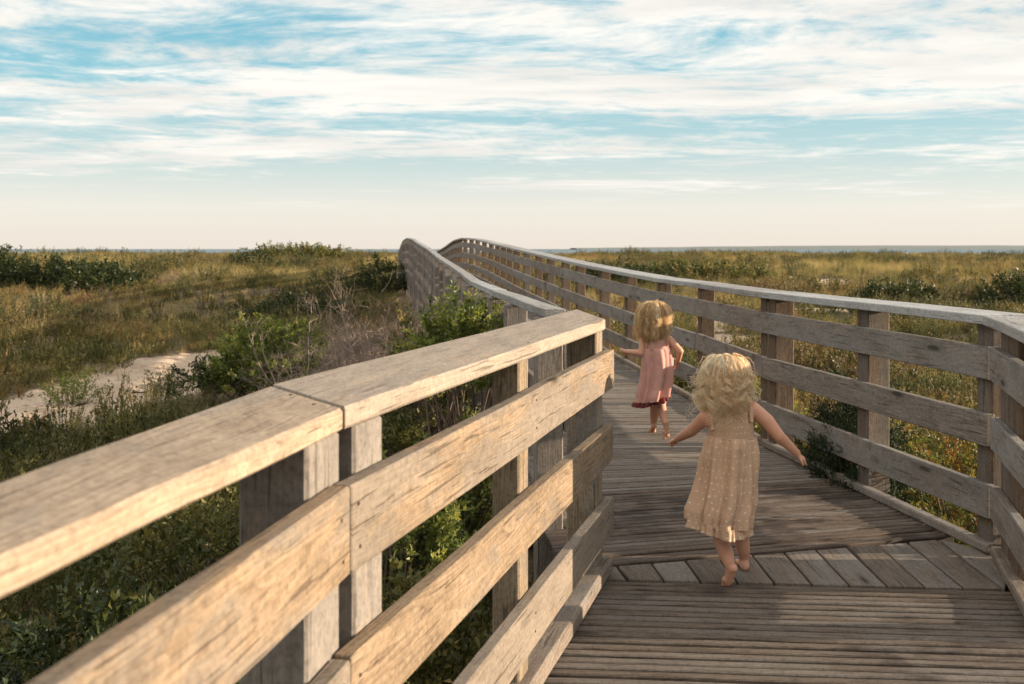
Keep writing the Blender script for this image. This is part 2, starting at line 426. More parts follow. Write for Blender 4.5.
def nonuni(a, b, fine_a, fine_b, step, coarse):
    left = list(np.arange(fine_a, a, -1)) if False else []
    xs = list(np.arange(fine_a, fine_b, step)); s = step
    x = fine_b
    while x < b: xs.append(x); s = min(s * 1.18, coarse); x += s
    xs.append(b); x = fine_a; s = step
    while x > a: s = min(s * 1.18, coarse); x -= s; xs.append(max(x, a))
    return np.array(sorted(set(np.round(xs, 4))))
xs = nonuni(-260, 260, -16, 14, .18, 9); ys = nonuni(-40, 300, 0, 34, .2, 6)
v, f = grid_mesh(xs, ys, ground_h)
me = np_mesh('ground', v, f); shade_smooth(me)
sv = np.clip(np.maximum(blow_d(v[:, 0], v[:, 1]) * 2 + .3, np.maximum(path_d(v[:, 0], v[:, 1]), path_d(v[:, 0] - .6, v[:, 1]) * .8) * 1.2 + .62), 0, 1)
a = me.attributes.new('sand', 'FLOAT', 'POINT'); a.data.foreach_set('value', sv.astype(np.float32))
tag(link_mesh('ground', me, M_SOIL), kind='structure')
# path: its own sheet 12 mm above the soil, edges from the wobbling outline
gx = np.arange(-10, -2.5, .10); gy = np.arange(4.2, 24.5, .10)
X, Y = np.meshgrid(gx, gy); D = path_d(X, Y)
v, f = grid_mesh(gx, gy, lambda x, y: ground_h(x, y) + .012 + np.clip(path_d(x, y), -.3, .25) * .04 + (fbm(x * 3.1, y * 3.1, 3, 88) - .5) * .10)
keep = (D.ravel()[f] > -.05).all(1)
f = f[keep]; u, inv = np.unique(f, return_inverse=True)
me = np_mesh('sand_path', v[u], inv.reshape(f.shape)); shade_smooth(me)
tag(link_mesh('sand_path', me, M_SAND), kind='structure')

# sea and the low far shore
m, t, b, o_ = new_mat('sea_water')
gp = t.n('ShaderNodeNewGeometry').outputs['Position']
nn = t.noise(t.vmath('MULTIPLY', gp, (1, .25, 1)), .12, 5, .6)
t.put(b.inputs['Base Color'], t.mix(nn, (.035, .075, .095), (.06, .11, .13))); b.inputs['Roughness'].default_value = .35
t.put(b.inputs['Normal'], t.bump(nn, .5, .5))
M_SEA = m
v, f = grid_mesh(np.linspace(-45000, 45000, 40), np.array([170, 400, 1000, 3000, 8000, 20000, 45000.]), lambda x, y: np.full(x.shape, -2.4))
tag(link_mesh('sea', np_mesh('sea', v, f), M_SEA), kind='structure')
m, t, b, o_ = new_mat('shore_woodland')
nn = t.noise(t.n('ShaderNodeNewGeometry').outputs['Position'], .004, 4, .6)
t.put(b.inputs['Base Color'], t.mix(nn, (.14, .17, .16), (.22, .22, .19))); b.inputs['Roughness'].default_value = 1
xs = np.linspace(600, 9500, 160); ys = np.linspace(9000, 10600, 9)
def shore_h(x, y):
    e = np.clip((x - 600) / 2500, 0, 1)
    return -4 + np.sin((y - 9000) / 1600 * math.pi) * (10 + 26 * e + 10 * fbm(x * .003, y * .003, 4, 5))
v, f = grid_mesh(xs, ys, shore_h)
me = np_mesh('far_shore', v, f); shade_smooth(me); tag(link_mesh('far_shore', me, m), kind='structure')
#__DECK__
# ------------------------------------------------------------------ boardwalk deck
deck = empty('boardwalk', (0.9, 4.2, 0)); tag(deck, 'weathered grey plank boardwalk running out over the dunes', kind='structure')
TH = .038
def planks(name, mat, L0, R0, L1, R1, pitch, gap, z0=0.0, z1=0.0, ext=.10, jit=.0005, bev=.004):
    L0, R0, L1, R1 = (np.array(p, float) for p in (L0, R0, L1, R1))
    mb = MB(); n = max(1, int(round(np.linalg.norm((L1 + R1) / 2 - (L0 + R0) / 2) / pitch)))
    e0 = (R0 - L0) / np.linalg.norm(R0 - L0); e1 = (R1 - L1) / np.linalg.norm(R1 - L1)
    L0 = L0 - e0 * ext; R0 = R0 + e0 * ext; L1 = L1 - e1 * ext; R1 = R1 + e1 * ext
    for i in range(n):
        t0 = i / n; t1 = (i + 1) / n - gap / pitch / n
        zl = z0 + (z1 - z0) * (t0 + t1) / 2 - TH + random.gauss(0, .0012)
        q = random.uniform(-.008, .008)
        A = L0 + (L1 - L0) * t0; B = R0 + (R1 - R0) * t0; A1 = L0 + (L1 - L0) * t1; B1 = R0 + (R1 - R0) * t1
        mb.prism(A, B, A1, B1, zl, zl, TH, n=6, bev=bev, jit=jit)
    return mb.build(name, mat, deck)
LA = lambda y: (.432 + (y - 4.1) * .311, y)
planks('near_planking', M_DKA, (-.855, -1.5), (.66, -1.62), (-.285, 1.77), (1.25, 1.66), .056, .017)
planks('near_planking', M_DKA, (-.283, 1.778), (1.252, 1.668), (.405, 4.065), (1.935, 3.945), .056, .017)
# wedge of lengthwise boards between the two straight runs
mbw = MB(); NW = 11
n0, n1_ = np.array((.33, 4.085)), np.array((1.955, 3.96)); f0, f1 = np.array((.30, 4.205)), np.array((1.985, 4.632))
for i in range(NW):
    t0 = i / NW; t1 = (i + 1) / NW - .006
    mbw.prism(n0 + (n1_ - n0) * t0, f0 + (f1 - f0) * t0, n0 + (n1_ - n0) * t1, f0 + (f1 - f0) * t1, -TH - .002 + random.gauss(0, .001), -TH - .002 + random.gauss(0, .001), TH, n=3, bev=.004, jit=.0008)
mbw.prism((1.965, 3.97), (1.995, 4.63), (2.06, 4.12), (2.16, 4.42), -TH - .004, -TH - .004, TH, n=3)
mbw.build('wedge_planking', M_DKW, deck)
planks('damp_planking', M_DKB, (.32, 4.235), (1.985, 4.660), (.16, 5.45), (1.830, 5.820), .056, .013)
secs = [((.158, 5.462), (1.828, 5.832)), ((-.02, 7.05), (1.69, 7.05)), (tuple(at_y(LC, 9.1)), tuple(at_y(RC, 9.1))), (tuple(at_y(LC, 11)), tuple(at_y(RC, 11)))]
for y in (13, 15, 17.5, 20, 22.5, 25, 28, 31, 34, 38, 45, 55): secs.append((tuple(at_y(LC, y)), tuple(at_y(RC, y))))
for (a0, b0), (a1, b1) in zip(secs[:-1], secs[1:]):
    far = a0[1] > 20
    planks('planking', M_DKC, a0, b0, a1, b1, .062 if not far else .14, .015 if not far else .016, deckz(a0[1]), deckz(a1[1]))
mbj = MB()
for off in (.12, .5, .88):
    pts = [((-.855, -1.5), (.66, -1.62)), ((-.285, 1.77), (1.25, 1.66)), ((.40, 4.15), (1.98, 4.2))] + secs
    for (a0, b0), (a1, b1) in zip(pts[:-1], pts[1:]):
        a0, b0, a1, b1 = map(np.array, (a0, b0, a1, b1)); p = a0 + (b0 - a0) * off; q = a1 + (b1 - a1) * off
        mbj.prism(p, q, p + (.045, 0), q + (.045, 0), deckz(p[1]) - TH - .195, deckz(q[1]) - TH - .195, .19, n=2)
mbj.build('joists', M_JOIST, deck)

# ------------------------------------------------------------------ railings
BOT = -1.15
def offs(p, d, k):  # shift plan point p sideways by k to the right of direction d
    d = np.array(d, float); d = d / np.linalg.norm(d); return np.array(p, float) + np.array([d[1], -d[0]]) * k
HB = [(.165, .145), (.475, .145), (.775, .155)]     # bottom, height of the three rail boards
# left near railing: two straight runs meeting at the doubled post
ln = empty('wooden_railing', (-.32, 1.8, 0), 'pale sunlit wooden railing with a wide cap in the left foreground', 'railing', 'railings of the boardwalk')
J = np.array((-.285, 1.77)); d1 = np.array((.285, .958)); d1 /= np.linalg.norm(d1); d0 = np.array((.182, .983)); d0 /= np.linalg.norm(d0)
E = J + d1 * 2.475; A0 = J - d0 * 3.2
def run_boards(p, q, side, root, mat, hb, zoff=(0, 0), extra=((0, 0),) * 3, th=.038, n=None):
    """three boards whose deck faces follow p-q; side -1: thickness grows to the left of the direction"""
    d = (q - p) / np.linalg.norm(q - p)
    for (zb, h), (ea, eb) in zip(hb, extra):
        a = p - d * ea; b_ = q + d * eb; mb = MB()
        mb.prism(a, b_, offs(a, d, side * th), offs(b_, d, side * th), zb + zoff[0], zb + zoff[1], h, n=n)
        mb.build('rail_board', mat, root)
gapd = .004
run_boards(A0, J - d0 * gapd, -1, ln, M_WARM, [(.16, .15), (.47, .15), (.772, .158)])
run_boards(J + d1 * gapd * .5, E, -1, ln, M_WARM, [(.165, .15), (.475, .15), (.772, .158)], extra=((0, .02), (0, .0), (0, .03)))
# caps
mb = MB(); mb.prism((-.549, .60), (-.308, 1.815), (-.730, .60), (-.516, 2.12), 1.018, 1.018, .042, bev=.006, n=7, jit=.001); c0 = mb.build('cap_rail', M_CAP, ln)
mb = MB(); mb.prism((-.306, 1.822), (.385, 4.10), (-.513, 2.128), (.312, 4.80), 1.018, 1.018, .042, bev=.006, n=9, jit=.001); mb.build('cap_rail', M_CAP, ln)
mb = MB(); mb.prism((-.905, -1.2), (-.5502, .594), (-1.09, -1.2), (-.7312, .594), 1.018, 1.018, .042, bev=.006); mb.build('cap_rail', M_CAP, ln)
# posts
def lpost(root, p, d, along, across, mat=M_POSTW, top=1.0165, th=.038, side=-1):
    c = offs(p, d, side * (th + .002 + across / 2)); mb = MB(); mb.post(c[0], c[1], d[0], d[1], along, across, BOT, top); return mb.build('post', mat, root)
lpost(ln, J - d0 * .030, d0, .155, .125); lpost(ln, J + d1 * .160, d1, .13, .10)
lpost(ln, J + d1 * 1.26, d1, .10, .085); lpost(ln, E - d1 * .085, d1, .125, .125)
lpost(ln, J - d0 * 1.3, d0, .12, .12); lpost(ln, J - d0 * 2.5, d0, .12, .12)
# kick rail lying on the deck edge
mb = MB(); mb.prism(J + d1 * .01, E, offs(J + d1 * .01, d1, -.09), offs(E, d1, -.09), .006, .006, .062, bev=.01); mb.build('kick_rail', M_KICK, ln)
mb = MB(); mb.prism(A0, J, offs(A0, d0, -.09), offs(J, d0, -.09), .006, .006, .062, bev=.01); mb.build('kick_rail', M_KICK, ln)
# bolts / nail heads on the near boards
def disc(mb, c, nrm, r, depth=.003, n=10):
    nrm = np.array(nrm, float); nrm /= np.linalg.norm(nrm); up = np.array([0, 0, 1.]) if abs(nrm[2]) < .9 else np.array([1., 0, 0])
    u = np.cross(nrm, up); u /= np.linalg.norm(u); w = np.cross(u, nrm); b0 = len(mb.v)
    for k in range(n):
        a = 2 * math.pi * k / n; p = c + (u * math.cos(a) + w * math.sin(a)) * r
        mb.v.append(tuple(p - nrm * .002)); mb.v.append(tuple(p + nrm * depth)); mb.g += [(0, 0, 0)] * 2; mb.t += [.5] * 2
    for k in range(n):
        a = b0 + 2 * k; c2 = b0 + 2 * ((k + 1) % n); mb.f.append((a, c2, c2 + 1, a + 1))
    mb.f.append(tuple(b0 + 2 * k + 1 for k in range(n)))
nail_me = None
def nail(c, nrm, r=.0036):
    global nail_me
    if nail_me is None:
        q = MB(); disc(q, np.zeros(3), (0, 0, 1), r, .0012, 10); o = q.build('nail', M_NAIL, ln); nail_me = o.data
    else:
        o = bpy.data.objects.new('nail', nail_me); COL.objects.link(o); o.parent = ln; o.matrix_parent_inverse = Matrix.Translation(ln.location).inverted()
    o.location = c; o.rotation_euler = Vector(nrm).to_track_quat('Z', 'Y').to_euler()
nrm = np.array([d1[1], -d1[0], 0])
for s in (.035, 1.25, 2.36):
    for (zb, h) in HB:
        for q in (.25, .75):
            p = J + d1 * (s + random.uniform(-.012, .012)); nail(np.array([p[0], p[1], zb + h * q + random.uniform(-.012, .012)]), nrm)
nrm0 = np.array([d0[1], -d0[0], 0])
for (zb, h) in HB:
    for q in (.25, .75):
        p = J - d0 * (.05 + random.uniform(-.012, .012)); nail(np.array([p[0], p[1], zb + h * q + random.uniform(-.012, .012)]), nrm0)
for (x, y) in ((-.37, 1.86), (-.44, 1.98), (-.25, 2.12), (.05, 3.08), (.29, 4.0)):
    nail(np.array([x, y, 1.0602]), (0, 0, 1))

# generic curved railing
def curved_rail(root, C, y0, y1, posts, joints, side, mats, hb, capw=.235, cap_in=-.03, kick=True):
    """posts / joints: y stations. side +1: posts outside to the right of travel, -1: to the left"""
    mB, mC, mP, mK = mats
    st = [y0] + list(joints) + [y1]
    for ya, yb in zip(st[:-1], st[1:]):
        ya2, yb2 = ya + .006, yb - .006
        a, b_ = at_y(C, ya2), at_y(C, yb2); da = rail_dir(C, ya); db = rail_dir(C, yb)
        for (zb, h) in hb:
            mb = MB(); mb.prism(a, b_, offs(a, da, side * .038), offs(b_, db, side * .038), zb + deckz(ya2) + random.gauss(0, .004), zb + deckz(yb2) + random.gauss(0, .004), h, n=4)
            mb.build('rail_board', mB, root)
        mb = MB(); mb.prism(offs(a, da, side * cap_in), offs(b_, db, side * cap_in), offs(a, da, side * (cap_in + capw)), offs(b_, db, side * (cap_in + capw)), 1.018 + deckz(ya2), 1.018 + deckz(yb2), .042, n=4)
        mb.build('cap_rail', mC, root)
        if kick:
            mb = MB(); mb.prism(offs(a, da, side * .0), offs(b_, db, side * .0), offs(a, da, side * .055), offs(b_, db, side * .055),   .004 + deckz(ya2), .004 + deckz(yb2), .045, n=3, bev=.008)
            mb.build('kick_rail', mK, root)
    for (y, al, ac) in posts:
        d = rail_dir(C, y); c = offs(at_y(C, y), d, side * (.04 + ac / 2)); mb = MB()
        mb.post(c[0], c[1], d[0], d[1], al, ac, min(-1.2, deckz(y) - 1.3), 1.0165 + deckz(y)); mb.build('post', mP, root)

rr = empty('wooden_railing', (2.0, 5.5, 0), 'long grey wooden railing on the right, curving away up the dune', 'railing', 'railings of the boardwalk')
def y_at_px(px, k=.1):
    ys_ = np.linspace(6, 50, 4000); X_ = np.interp(ys_, RC[:, 1], RC[:, 0]) + k; return float(ys_[np.argmin(np.abs(512 + F * X_ / ys_ - px))])
single = [y_at_px(p) for p in (706.5, 664.5, 631, 605, 580.5, 566, 551, 539, 527, 517)]
jr = [6.78] + [single[0], single[1], single[3], single[5], single[7], single[9]]
while jr[-1] < 47: jr.append(jr[-1] + 2.5)
pr = [(4.47, .12, .12), (5.52, .12, .13), (6.69, .12, .13), (6.87, .12, .13)] + [(y, .12, .12) for y in single]
for ja, jb in zip(jr[6:-1], jr[7:]): pr += [((ja + jb) / 2, .12, .12), (jb, .12, .12)]
jr = jr[:-1]
curved_rail(rr, RC, 4.385, 50.0, pr, jr, 1, (M_GREY, M_GCAP, M_GPOST, M_KICK), [(.16, .150), (.47, .145), (.775, .145)], capw=.25)
# near right run, turning towards the camera
K = np.array((2.10, 4.375)); dn = np.array((-.30, -.954)); dn /= np.linalg.norm(dn); NRL = .98
KE = K + dn * NRL
for (zb, h) in [(.170, .142), (.472, .142), (.774, .148)]:
    mb = MB(); mb.prism(K + dn * .004, KE, offs(K + dn * .004, dn, -.038), offs(KE, dn, -.038), zb, zb, h); mb.build('rail_board', M_GREY, rr)
mb = MB(); a = offs(K + dn * .012, dn, .03); mb.prism(a, offs(KE, dn, .03), offs(K + dn * .03 , dn, -.22), offs(KE, dn, -.22), 1.018, 1.018, .042); mb.build('cap_rail', M_GCAP, rr)
mb = MB(); mb.prism(K + dn * .01, KE, offs(K + dn * .02, dn, -.055), offs(KE, dn, -.055), .004, .004, .045, bev=.008); mb.build('kick_rail', M_KICK, rr)
for s, al in ((.125, .19), (.345, .19), (NRL - .10, .125)):
    c = offs(K + dn * s, dn, -(.04 + .06)); mb = MB(); mb.post(c[0], c[1], dn[0], dn[1], al, .12, BOT, 1.0165); mb.build('post', M_GPOST, rr)

lf = empty('wooden_railing', (0, 6.0, 0), 'grey far left railing dipping behind the sunlit one and climbing the dune', 'railing', 'railings of the boardwalk')
jl = [7.0, 9.2, 11.4, 13.7, 16.0, 18.4, 20.8, 23.2, 25.6, 28.0, 30.4, 33.0, 36.0, 40.0]
pl = [(4.86, .12, .13), (6.0, .12, .13)]
for i, j in enumerate(jl):
    pl += [(j - .08, .12, .13), (j + .08, .12, .13)]
    nx = (jl + [46.0])[i + 1]
    for q in ((.5,) if j < 15 else (.27, .5, .73)): pl += [(j + (nx - j) * q, .12, .12)]
curved_rail(lf, LC, 4.80, 46.0, pl, jl, -1, (M_GREY, M_GCAP, M_GPOSTG, M_KICK), [(.16, .150), (.47, .145), (.775, .145)], capw=.105, cap_in=.03)
#__VEG__
# ------------------------------------------------------------------ plant materials
def leaf_mat(name, stops, translucent=.35, rough=.6, src='tone'):
    m, t, b, out = new_mat(name)
    if src == 'inst':
        oi = t.n('ShaderNodeObjectInfo').outputs['Random']
        tone = t.attr('tone').outputs['Fac']
        fac = t.math('ADD', t.math('MULTIPLY', oi, .68), t.math('MULTIPLY', tone, .32))
        ia = t.n('ShaderNodeAttribute'); ia.attribute_type = 'INSTANCER'; ia.attribute_name = 'hue'
        fac = t.math('ADD', t.math('MULTIPLY', fac, .42), t.math('MULTIPLY', ia.outputs['Fac'], .58))
    else:
        fac = t.attr('tone').outputs['Fac']
    col = t.ramp(fac, stops)
    t.put(b.inputs['Base Color'], col); b.inputs['Roughness'].default_value = rough; b.inputs['Specular IOR Level'].default_value = .3
    tr = t.n('ShaderNodeBsdfTranslucent'); mx = t.n('ShaderNodeMixShader')
    t.put(tr.inputs[0], t.mix(1.0, col, (1.15, 1.1, .6), 'MULTIPLY')); mx.inputs[0].default_value = translucent
    t.nt.links.new(b.outputs[0], mx.inputs[1]); t.nt.links.new(tr.outputs[0], mx.inputs[2]); t.nt.links.new(mx.outputs[0], out.inputs[0])
    return m
L_GRASS = leaf_mat('dune_grass_blades', [(.05, (.13, .13, .05)), (.28, (.24, .20, .08)), (.5, (.38, .295, .125)), (.7, (.50, .385, .18)), (.95, (.31, .225, .10))], .35, .6, 'inst')
L_GREENG = leaf_mat('green_grass_blades', [(.1, (0.050, 0.076, 0.022)), (.4, (0.095, 0.109, 0.033)), (.7, (0.167, 0.145, 0.053)), (.95, (0.313, 0.207, 0.097))], .35, .55, 'inst')
L_HEATH = leaf_mat('heath_leaves', [(.08, (0.052, 0.064, 0.024)), (.30, (0.106, 0.110, 0.037)), (.48, (0.178, 0.154, 0.053)), (.62, (0.265, 0.198, 0.075)), (.76, (0.230, 0.130, 0.055)), (.92, (0.380, 0.281, 0.127))], .3, .6, 'inst')
L_GREEN = leaf_mat('heath_green_leaves', [(.1, (0.039, 0.047, 0.017)), (.4, (0.077, 0.077, 0.022)), (.65, (0.142, 0.115, 0.031)), (.9, (0.260, 0.158, 0.046))], .35, .5, 'inst')
L_SCRUB = leaf_mat('dune_scrub_leaves', [(.05, (.027, .036, .015)), (.3, (.055, .062, .023)), (.5, (.095, .09, .033)), (.68, (.145, .118, .047)), (.82, (.125, .08, .042)), (.95, (.25, .19, .085))], .3, .5, 'inst')
L_BAY = leaf_mat('bayberry_leaves', [(.0, (.055, .085, .026)), (.35, (.115, .15, .04)), (.65, (.23, .25, .066)), (.92, (.40, .39, .12)), (1, (.48, .42, .14))], .45, .4)
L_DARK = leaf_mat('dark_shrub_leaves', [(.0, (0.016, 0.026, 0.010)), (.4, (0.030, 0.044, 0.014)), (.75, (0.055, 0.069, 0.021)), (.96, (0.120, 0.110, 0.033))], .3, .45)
L_OLIVE = leaf_mat('olive_shrub_leaves', [(.0, (0.045, 0.057, 0.019)), (.4, (0.098, 0.108, 0.033)), (.75, (0.180, 0.158, 0.048)), (.96, (0.300, 0.210, 0.068))], .3, .5)
L_RUST = leaf_mat('autumn_shrub_leaves', [(.0, (0.043, 0.071, 0.022)), (.3, (0.104, 0.126, 0.034)), (.55, (0.182, 0.171, 0.045)), (.78, (0.243, 0.131, 0.039)), (1, (0.260, 0.060, 0.028))], .4, .5)
L_NEEDLE = leaf_mat('juniper_needles', [(.0, (.014, .026, .011)), (.6, (.028, .045, .018)), (1, (.06, .065, .025))], .15, .6)
M_TWIG = simple_mat('grey_twigs', (.26, .195, .155), .9)
M_STEM = simple_mat('brown_stems', (.16, .115, .085), .9)

# ------------------------------------------------------------------ leaves, blades, twigs as numpy arrays
def unit(a): return a / np.maximum(np.linalg.norm(a, axis=-1, keepdims=True), 1e-9)
def leaf_arrays(P, D, ln, wd, tone, rg, fold=.25):
    """one bent leaf (2 quads) per row: base P, direction D, length ln, width wd"""
    n = len(P); D = unit(D); rv = unit(rg.normal(size=(n, 3))); side = unit(np.cross(D, rv)); up = np.cross(side, D)
    ln = np.asarray(ln).reshape(-1, 1) * np.ones((n, 1)); wd = np.asarray(wd).reshape(-1, 1) * np.ones((n, 1))
    mid = P + D * ln * .5 + up * ln * .08
    tip = P + D * ln - up * ln * .05
    l = mid + side * wd * .5 + up * wd * fold; r = mid - side * wd * .5 + up * wd * fold
    v = np.stack([P, r, mid, l, tip], 1).reshape(-1, 3)
    i = np.arange(n)[:, None] * 5
    f = np.concatenate([i + [0, 1, 2, 3], i + [2, 1, 4, 3]], 1).reshape(-1, 4)
    # second quad is (mid, r, tip, l)
    return v, f, np.repeat(tone, 5)
def blade_arrays(P, D, L, w, bend, tone, rg, seg=3):
    n = len(P); D = unit(D); hz = unit(np.cross(D, np.array([0, 0, 1.]) + rg.normal(size=(n, 3)) * .2)); bd = unit(bend)
    rows = []
    for k in range(seg + 1):
        s = k / seg; c = P + D * (L * s)[:, None] + bd * (np.linalg.norm(bend, axis=1) * L * s * s)[:, None] - np.array([0, 0, 1.]) * (np.linalg.norm(bend, axis=1) * L * s ** 3 * .35)[:, None]
        hw = (w * (1 - s) ** .7 * .5 + .0004)[:, None]
        rows += [c - hz * hw, c + hz * hw]
    v = np.stack(rows, 1).reshape(-1, 3); m = 2 * (seg + 1); i = np.arange(n)[:, None] * m
    f = np.concatenate([i + np.array([2 * k, 2 * k + 1, 2 * k + 3, 2 * k + 2]) for k in range(seg)], 1).reshape(-1, 4)
    return v, f, np.repeat(tone, m)
def tube_arrays(paths, radii, sides=4, tones=None):
    V = []; Fc = []; T = []; base = 0
    for q, (p, r) in enumerate(zip(paths, radii)):
        p = np.asarray(p, float); r = np.asarray(r, float); d = np.gradient(p, axis=0); d = unit(d)
        ref = np.array([0.31, 0.17, .94]); a = unit(np.cross(d, ref)); b = np.cross(d, a)
        ang = np.arange(sides) * 2 * math.pi / sides
        ring = p[:, None, :] + (a[:, None, :] * np.cos(ang)[None, :, None] + b[:, None, :] * np.sin(ang)[None, :, None]) * r[:, None, None]
        V.append(ring.reshape(-1, 3)); k = len(p)
        i = np.arange(k - 1)[:, None] * sides + np.arange(sides)[None, :]; j = np.arange(k - 1)[:, None] * sides + (np.arange(sides)[None, :] + 1) % sides
        Fc.append(np.stack([i, j, j + sides, i + sides], -1).reshape(-1, 4) + base); base += k * sides
        T.append(np.full(k * sides, .5 if tones is None else tones[q]))
    return np.concatenate(V), np.concatenate(Fc), np.concatenate(T)
def arr_mesh(name, parts):
    V = []; Fc = []; T = []; b = 0
    for (v, f, t_) in parts: V.append(v); Fc.append(f + b); T.append(t_); b += len(v)
    me = np_mesh(name, np.concatenate(V), np.concatenate(Fc))
    tt = np.concatenate(T)
    if len(tt) == len(me.vertices):
        a = me.attributes.new('tone', 'FLOAT', 'POINT'); a.data.foreach_set('value', np.clip(tt, 0, 1).astype(np.float32))
    return me

# ------------------------------------------------------------------ templates for the uncountable ground cover
WIND = np.array([-.75, -.1, 0])
def tmpl(colname, makers, mat):
    c = bpy.data.collections.new(colname)
    for k, me in enumerate(makers):
        me.materials.append(mat); o = bpy.data.objects.new('%s_%02d' % (colname, k), me); c.objects.link(o)
    return c
def tuft(rg, n, h, spread, w):
    P = np.c_[rg.normal(0, spread, n), rg.normal(0, spread, n), np.full(n, -.03)]
    D = np.c_[P[:, 0] * 2.2 + rg.normal(0, .22, n), P[:, 1] * 2.2 + rg.normal(0, .22, n), np.ones(n)]
    bend = WIND * rg.uniform(.1, .5, (n, 1)) + np.c_[rg.normal(0, .3, (n, 2)), np.zeros(n)]
    return arr_mesh('grass_tuft', [blade_arrays(P, D, h * rg.uniform(.45, 1.1, n), w * rg.uniform(.6, 1.3, n), bend, rg.uniform(0, 1, n), rg)])
def clump(rg, n_sprig, per, r, h, ll, lw, twig=True):
    parts = []; paths = []; rad = []
    for k in range(n_sprig):
        a = rg.uniform(0, 6.283); q = math.sqrt(rg.uniform(0, 1)) * r; hh = h * (1 - .55 * (q / r) ** 2) * rg.uniform(.55, 1.15)
        tip = np.array([q * math.cos(a), q * math.sin(a), hh]); base = np.array([tip[0] * .35, tip[1] * .35, -.03])
        mid = (tip + base) / 2 + np.array([tip[0] * .12, tip[1] * .12, 0])
        s = rg.uniform(.35, 1.02, per)[:, None]
        P = base * (1 - s) ** 2 + 2 * mid * s * (1 - s) + tip * s * s
        D = rg.normal(size=(per, 3)) * .8 + (tip - base) / np.linalg.norm(tip - base) * .8 + np.array([0, 0, .25])
        tn = np.clip(rg.uniform(.0, 1) * .6 + rg.uniform(0, .4, per), 0, 1)
        parts.append(leaf_arrays(P, D, ll * rg.uniform(.6, 1.25, per), lw * rg.uniform(.7, 1.2, per), tn, rg))
        if twig: paths.append(np.array([base, mid, tip])); rad.append(np.array([.004, .003, .0015]))
    if twig: v, f, tt = tube_arrays(paths, rad, 3); parts.append((v, f, tt * 0 + .45))
    return arr_mesh('leaf_clump', parts)
rg = np.random.default_rng(11)
T_GRASS = tmpl('tuft_kinds', [tuft(rg, 34, .52, .07, .006) for _ in range(5)] + [tuft(rg, 26, .68, .06, .0055) for _ in range(3)], L_GRASS)
T_GREENG = tmpl('green_tuft_kinds', [tuft(rg, 34, .46, .08, .007) for _ in range(5)], L_GREENG)
T_HEATH = tmpl('heath_kinds', [clump(rg, 18, 22, .24, h_, .032, .014) for h_ in (.26, .32, .38, .44, .30, .50)], L_HEATH)
T_SCRUB = tmpl('scrub_kinds', [clump(rg, 46, 26, r_, h_, .042, .018) for r_, h_ in ((.5, .42), (.6, .5), (.42, .38), (.7, .46))], L_SCRUB)
T_GREEN = tmpl('green_kinds', [clump(rg, 16, 18, .26, .36, .042, .018) for _ in range(5)], L_GREEN)

def gn_scatter(name, pts, rots, scl, idx, hue, coll):
    me = bpy.data.meshes.new(name); me.vertices.add(len(pts)); me.vertices.foreach_set('co', np.asarray(pts, np.float32).ravel())
    for nm, typ, dat, key in (('rot', 'FLOAT_VECTOR', rots, 'vector'), ('scl', 'FLOAT_VECTOR', scl, 'vector'), ('idx', 'INT', idx, 'value'), ('hue', 'FLOAT', hue, 'value')):
        a = me.attributes.new(nm, typ, 'POINT'); a.data.foreach_set(key, np.asarray(dat, np.int32 if typ == 'INT' else np.float32).ravel())
    o = bpy.data.objects.new(name, me); COL.objects.link(o)
    ng = bpy.data.node_groups.new(name + '_scatter', 'GeometryNodeTree')
    ng.interface.new_socket('Geometry', in_out='INPUT', socket_type='NodeSocketGeometry'); ng.interface.new_socket('Geometry', in_out='OUTPUT', socket_type='NodeSocketGeometry')
    N = ng.nodes; gi = N.new('NodeGroupInput'); go = N.new('NodeGroupOutput'); ip = N.new('GeometryNodeInstanceOnPoints'); ci = N.new('GeometryNodeCollectionInfo')
    ci.inputs['Collection'].default_value = coll; ci.inputs['Separate Children'].default_value = True; ci.inputs['Reset Children'].default_value = True
    def na(nm, dt):
        q = N.new('GeometryNodeInputNamedAttribute'); q.data_type = dt; q.inputs[0].default_value = nm; return [s for s in q.outputs if s.enabled and s.name == 'Attribute'][0]
    lk = ng.links.new
    lk(gi.outputs[0], ip.inputs['Points']); lk(ci.outputs[0], ip.inputs['Instance']); ip.inputs['Pick Instance'].default_value = True
    lk(na('idx', 'INT'), ip.inputs['Instance Index']); lk(na('rot', 'FLOAT_VECTOR'), ip.inputs['Rotation']); lk(na('scl', 'FLOAT_VECTOR'), ip.inputs['Scale'])
    lk(ip.outputs[0], go.inputs[0])
    md = o.modifiers.new('scatter', 'NODES'); md.node_group = ng
    return o

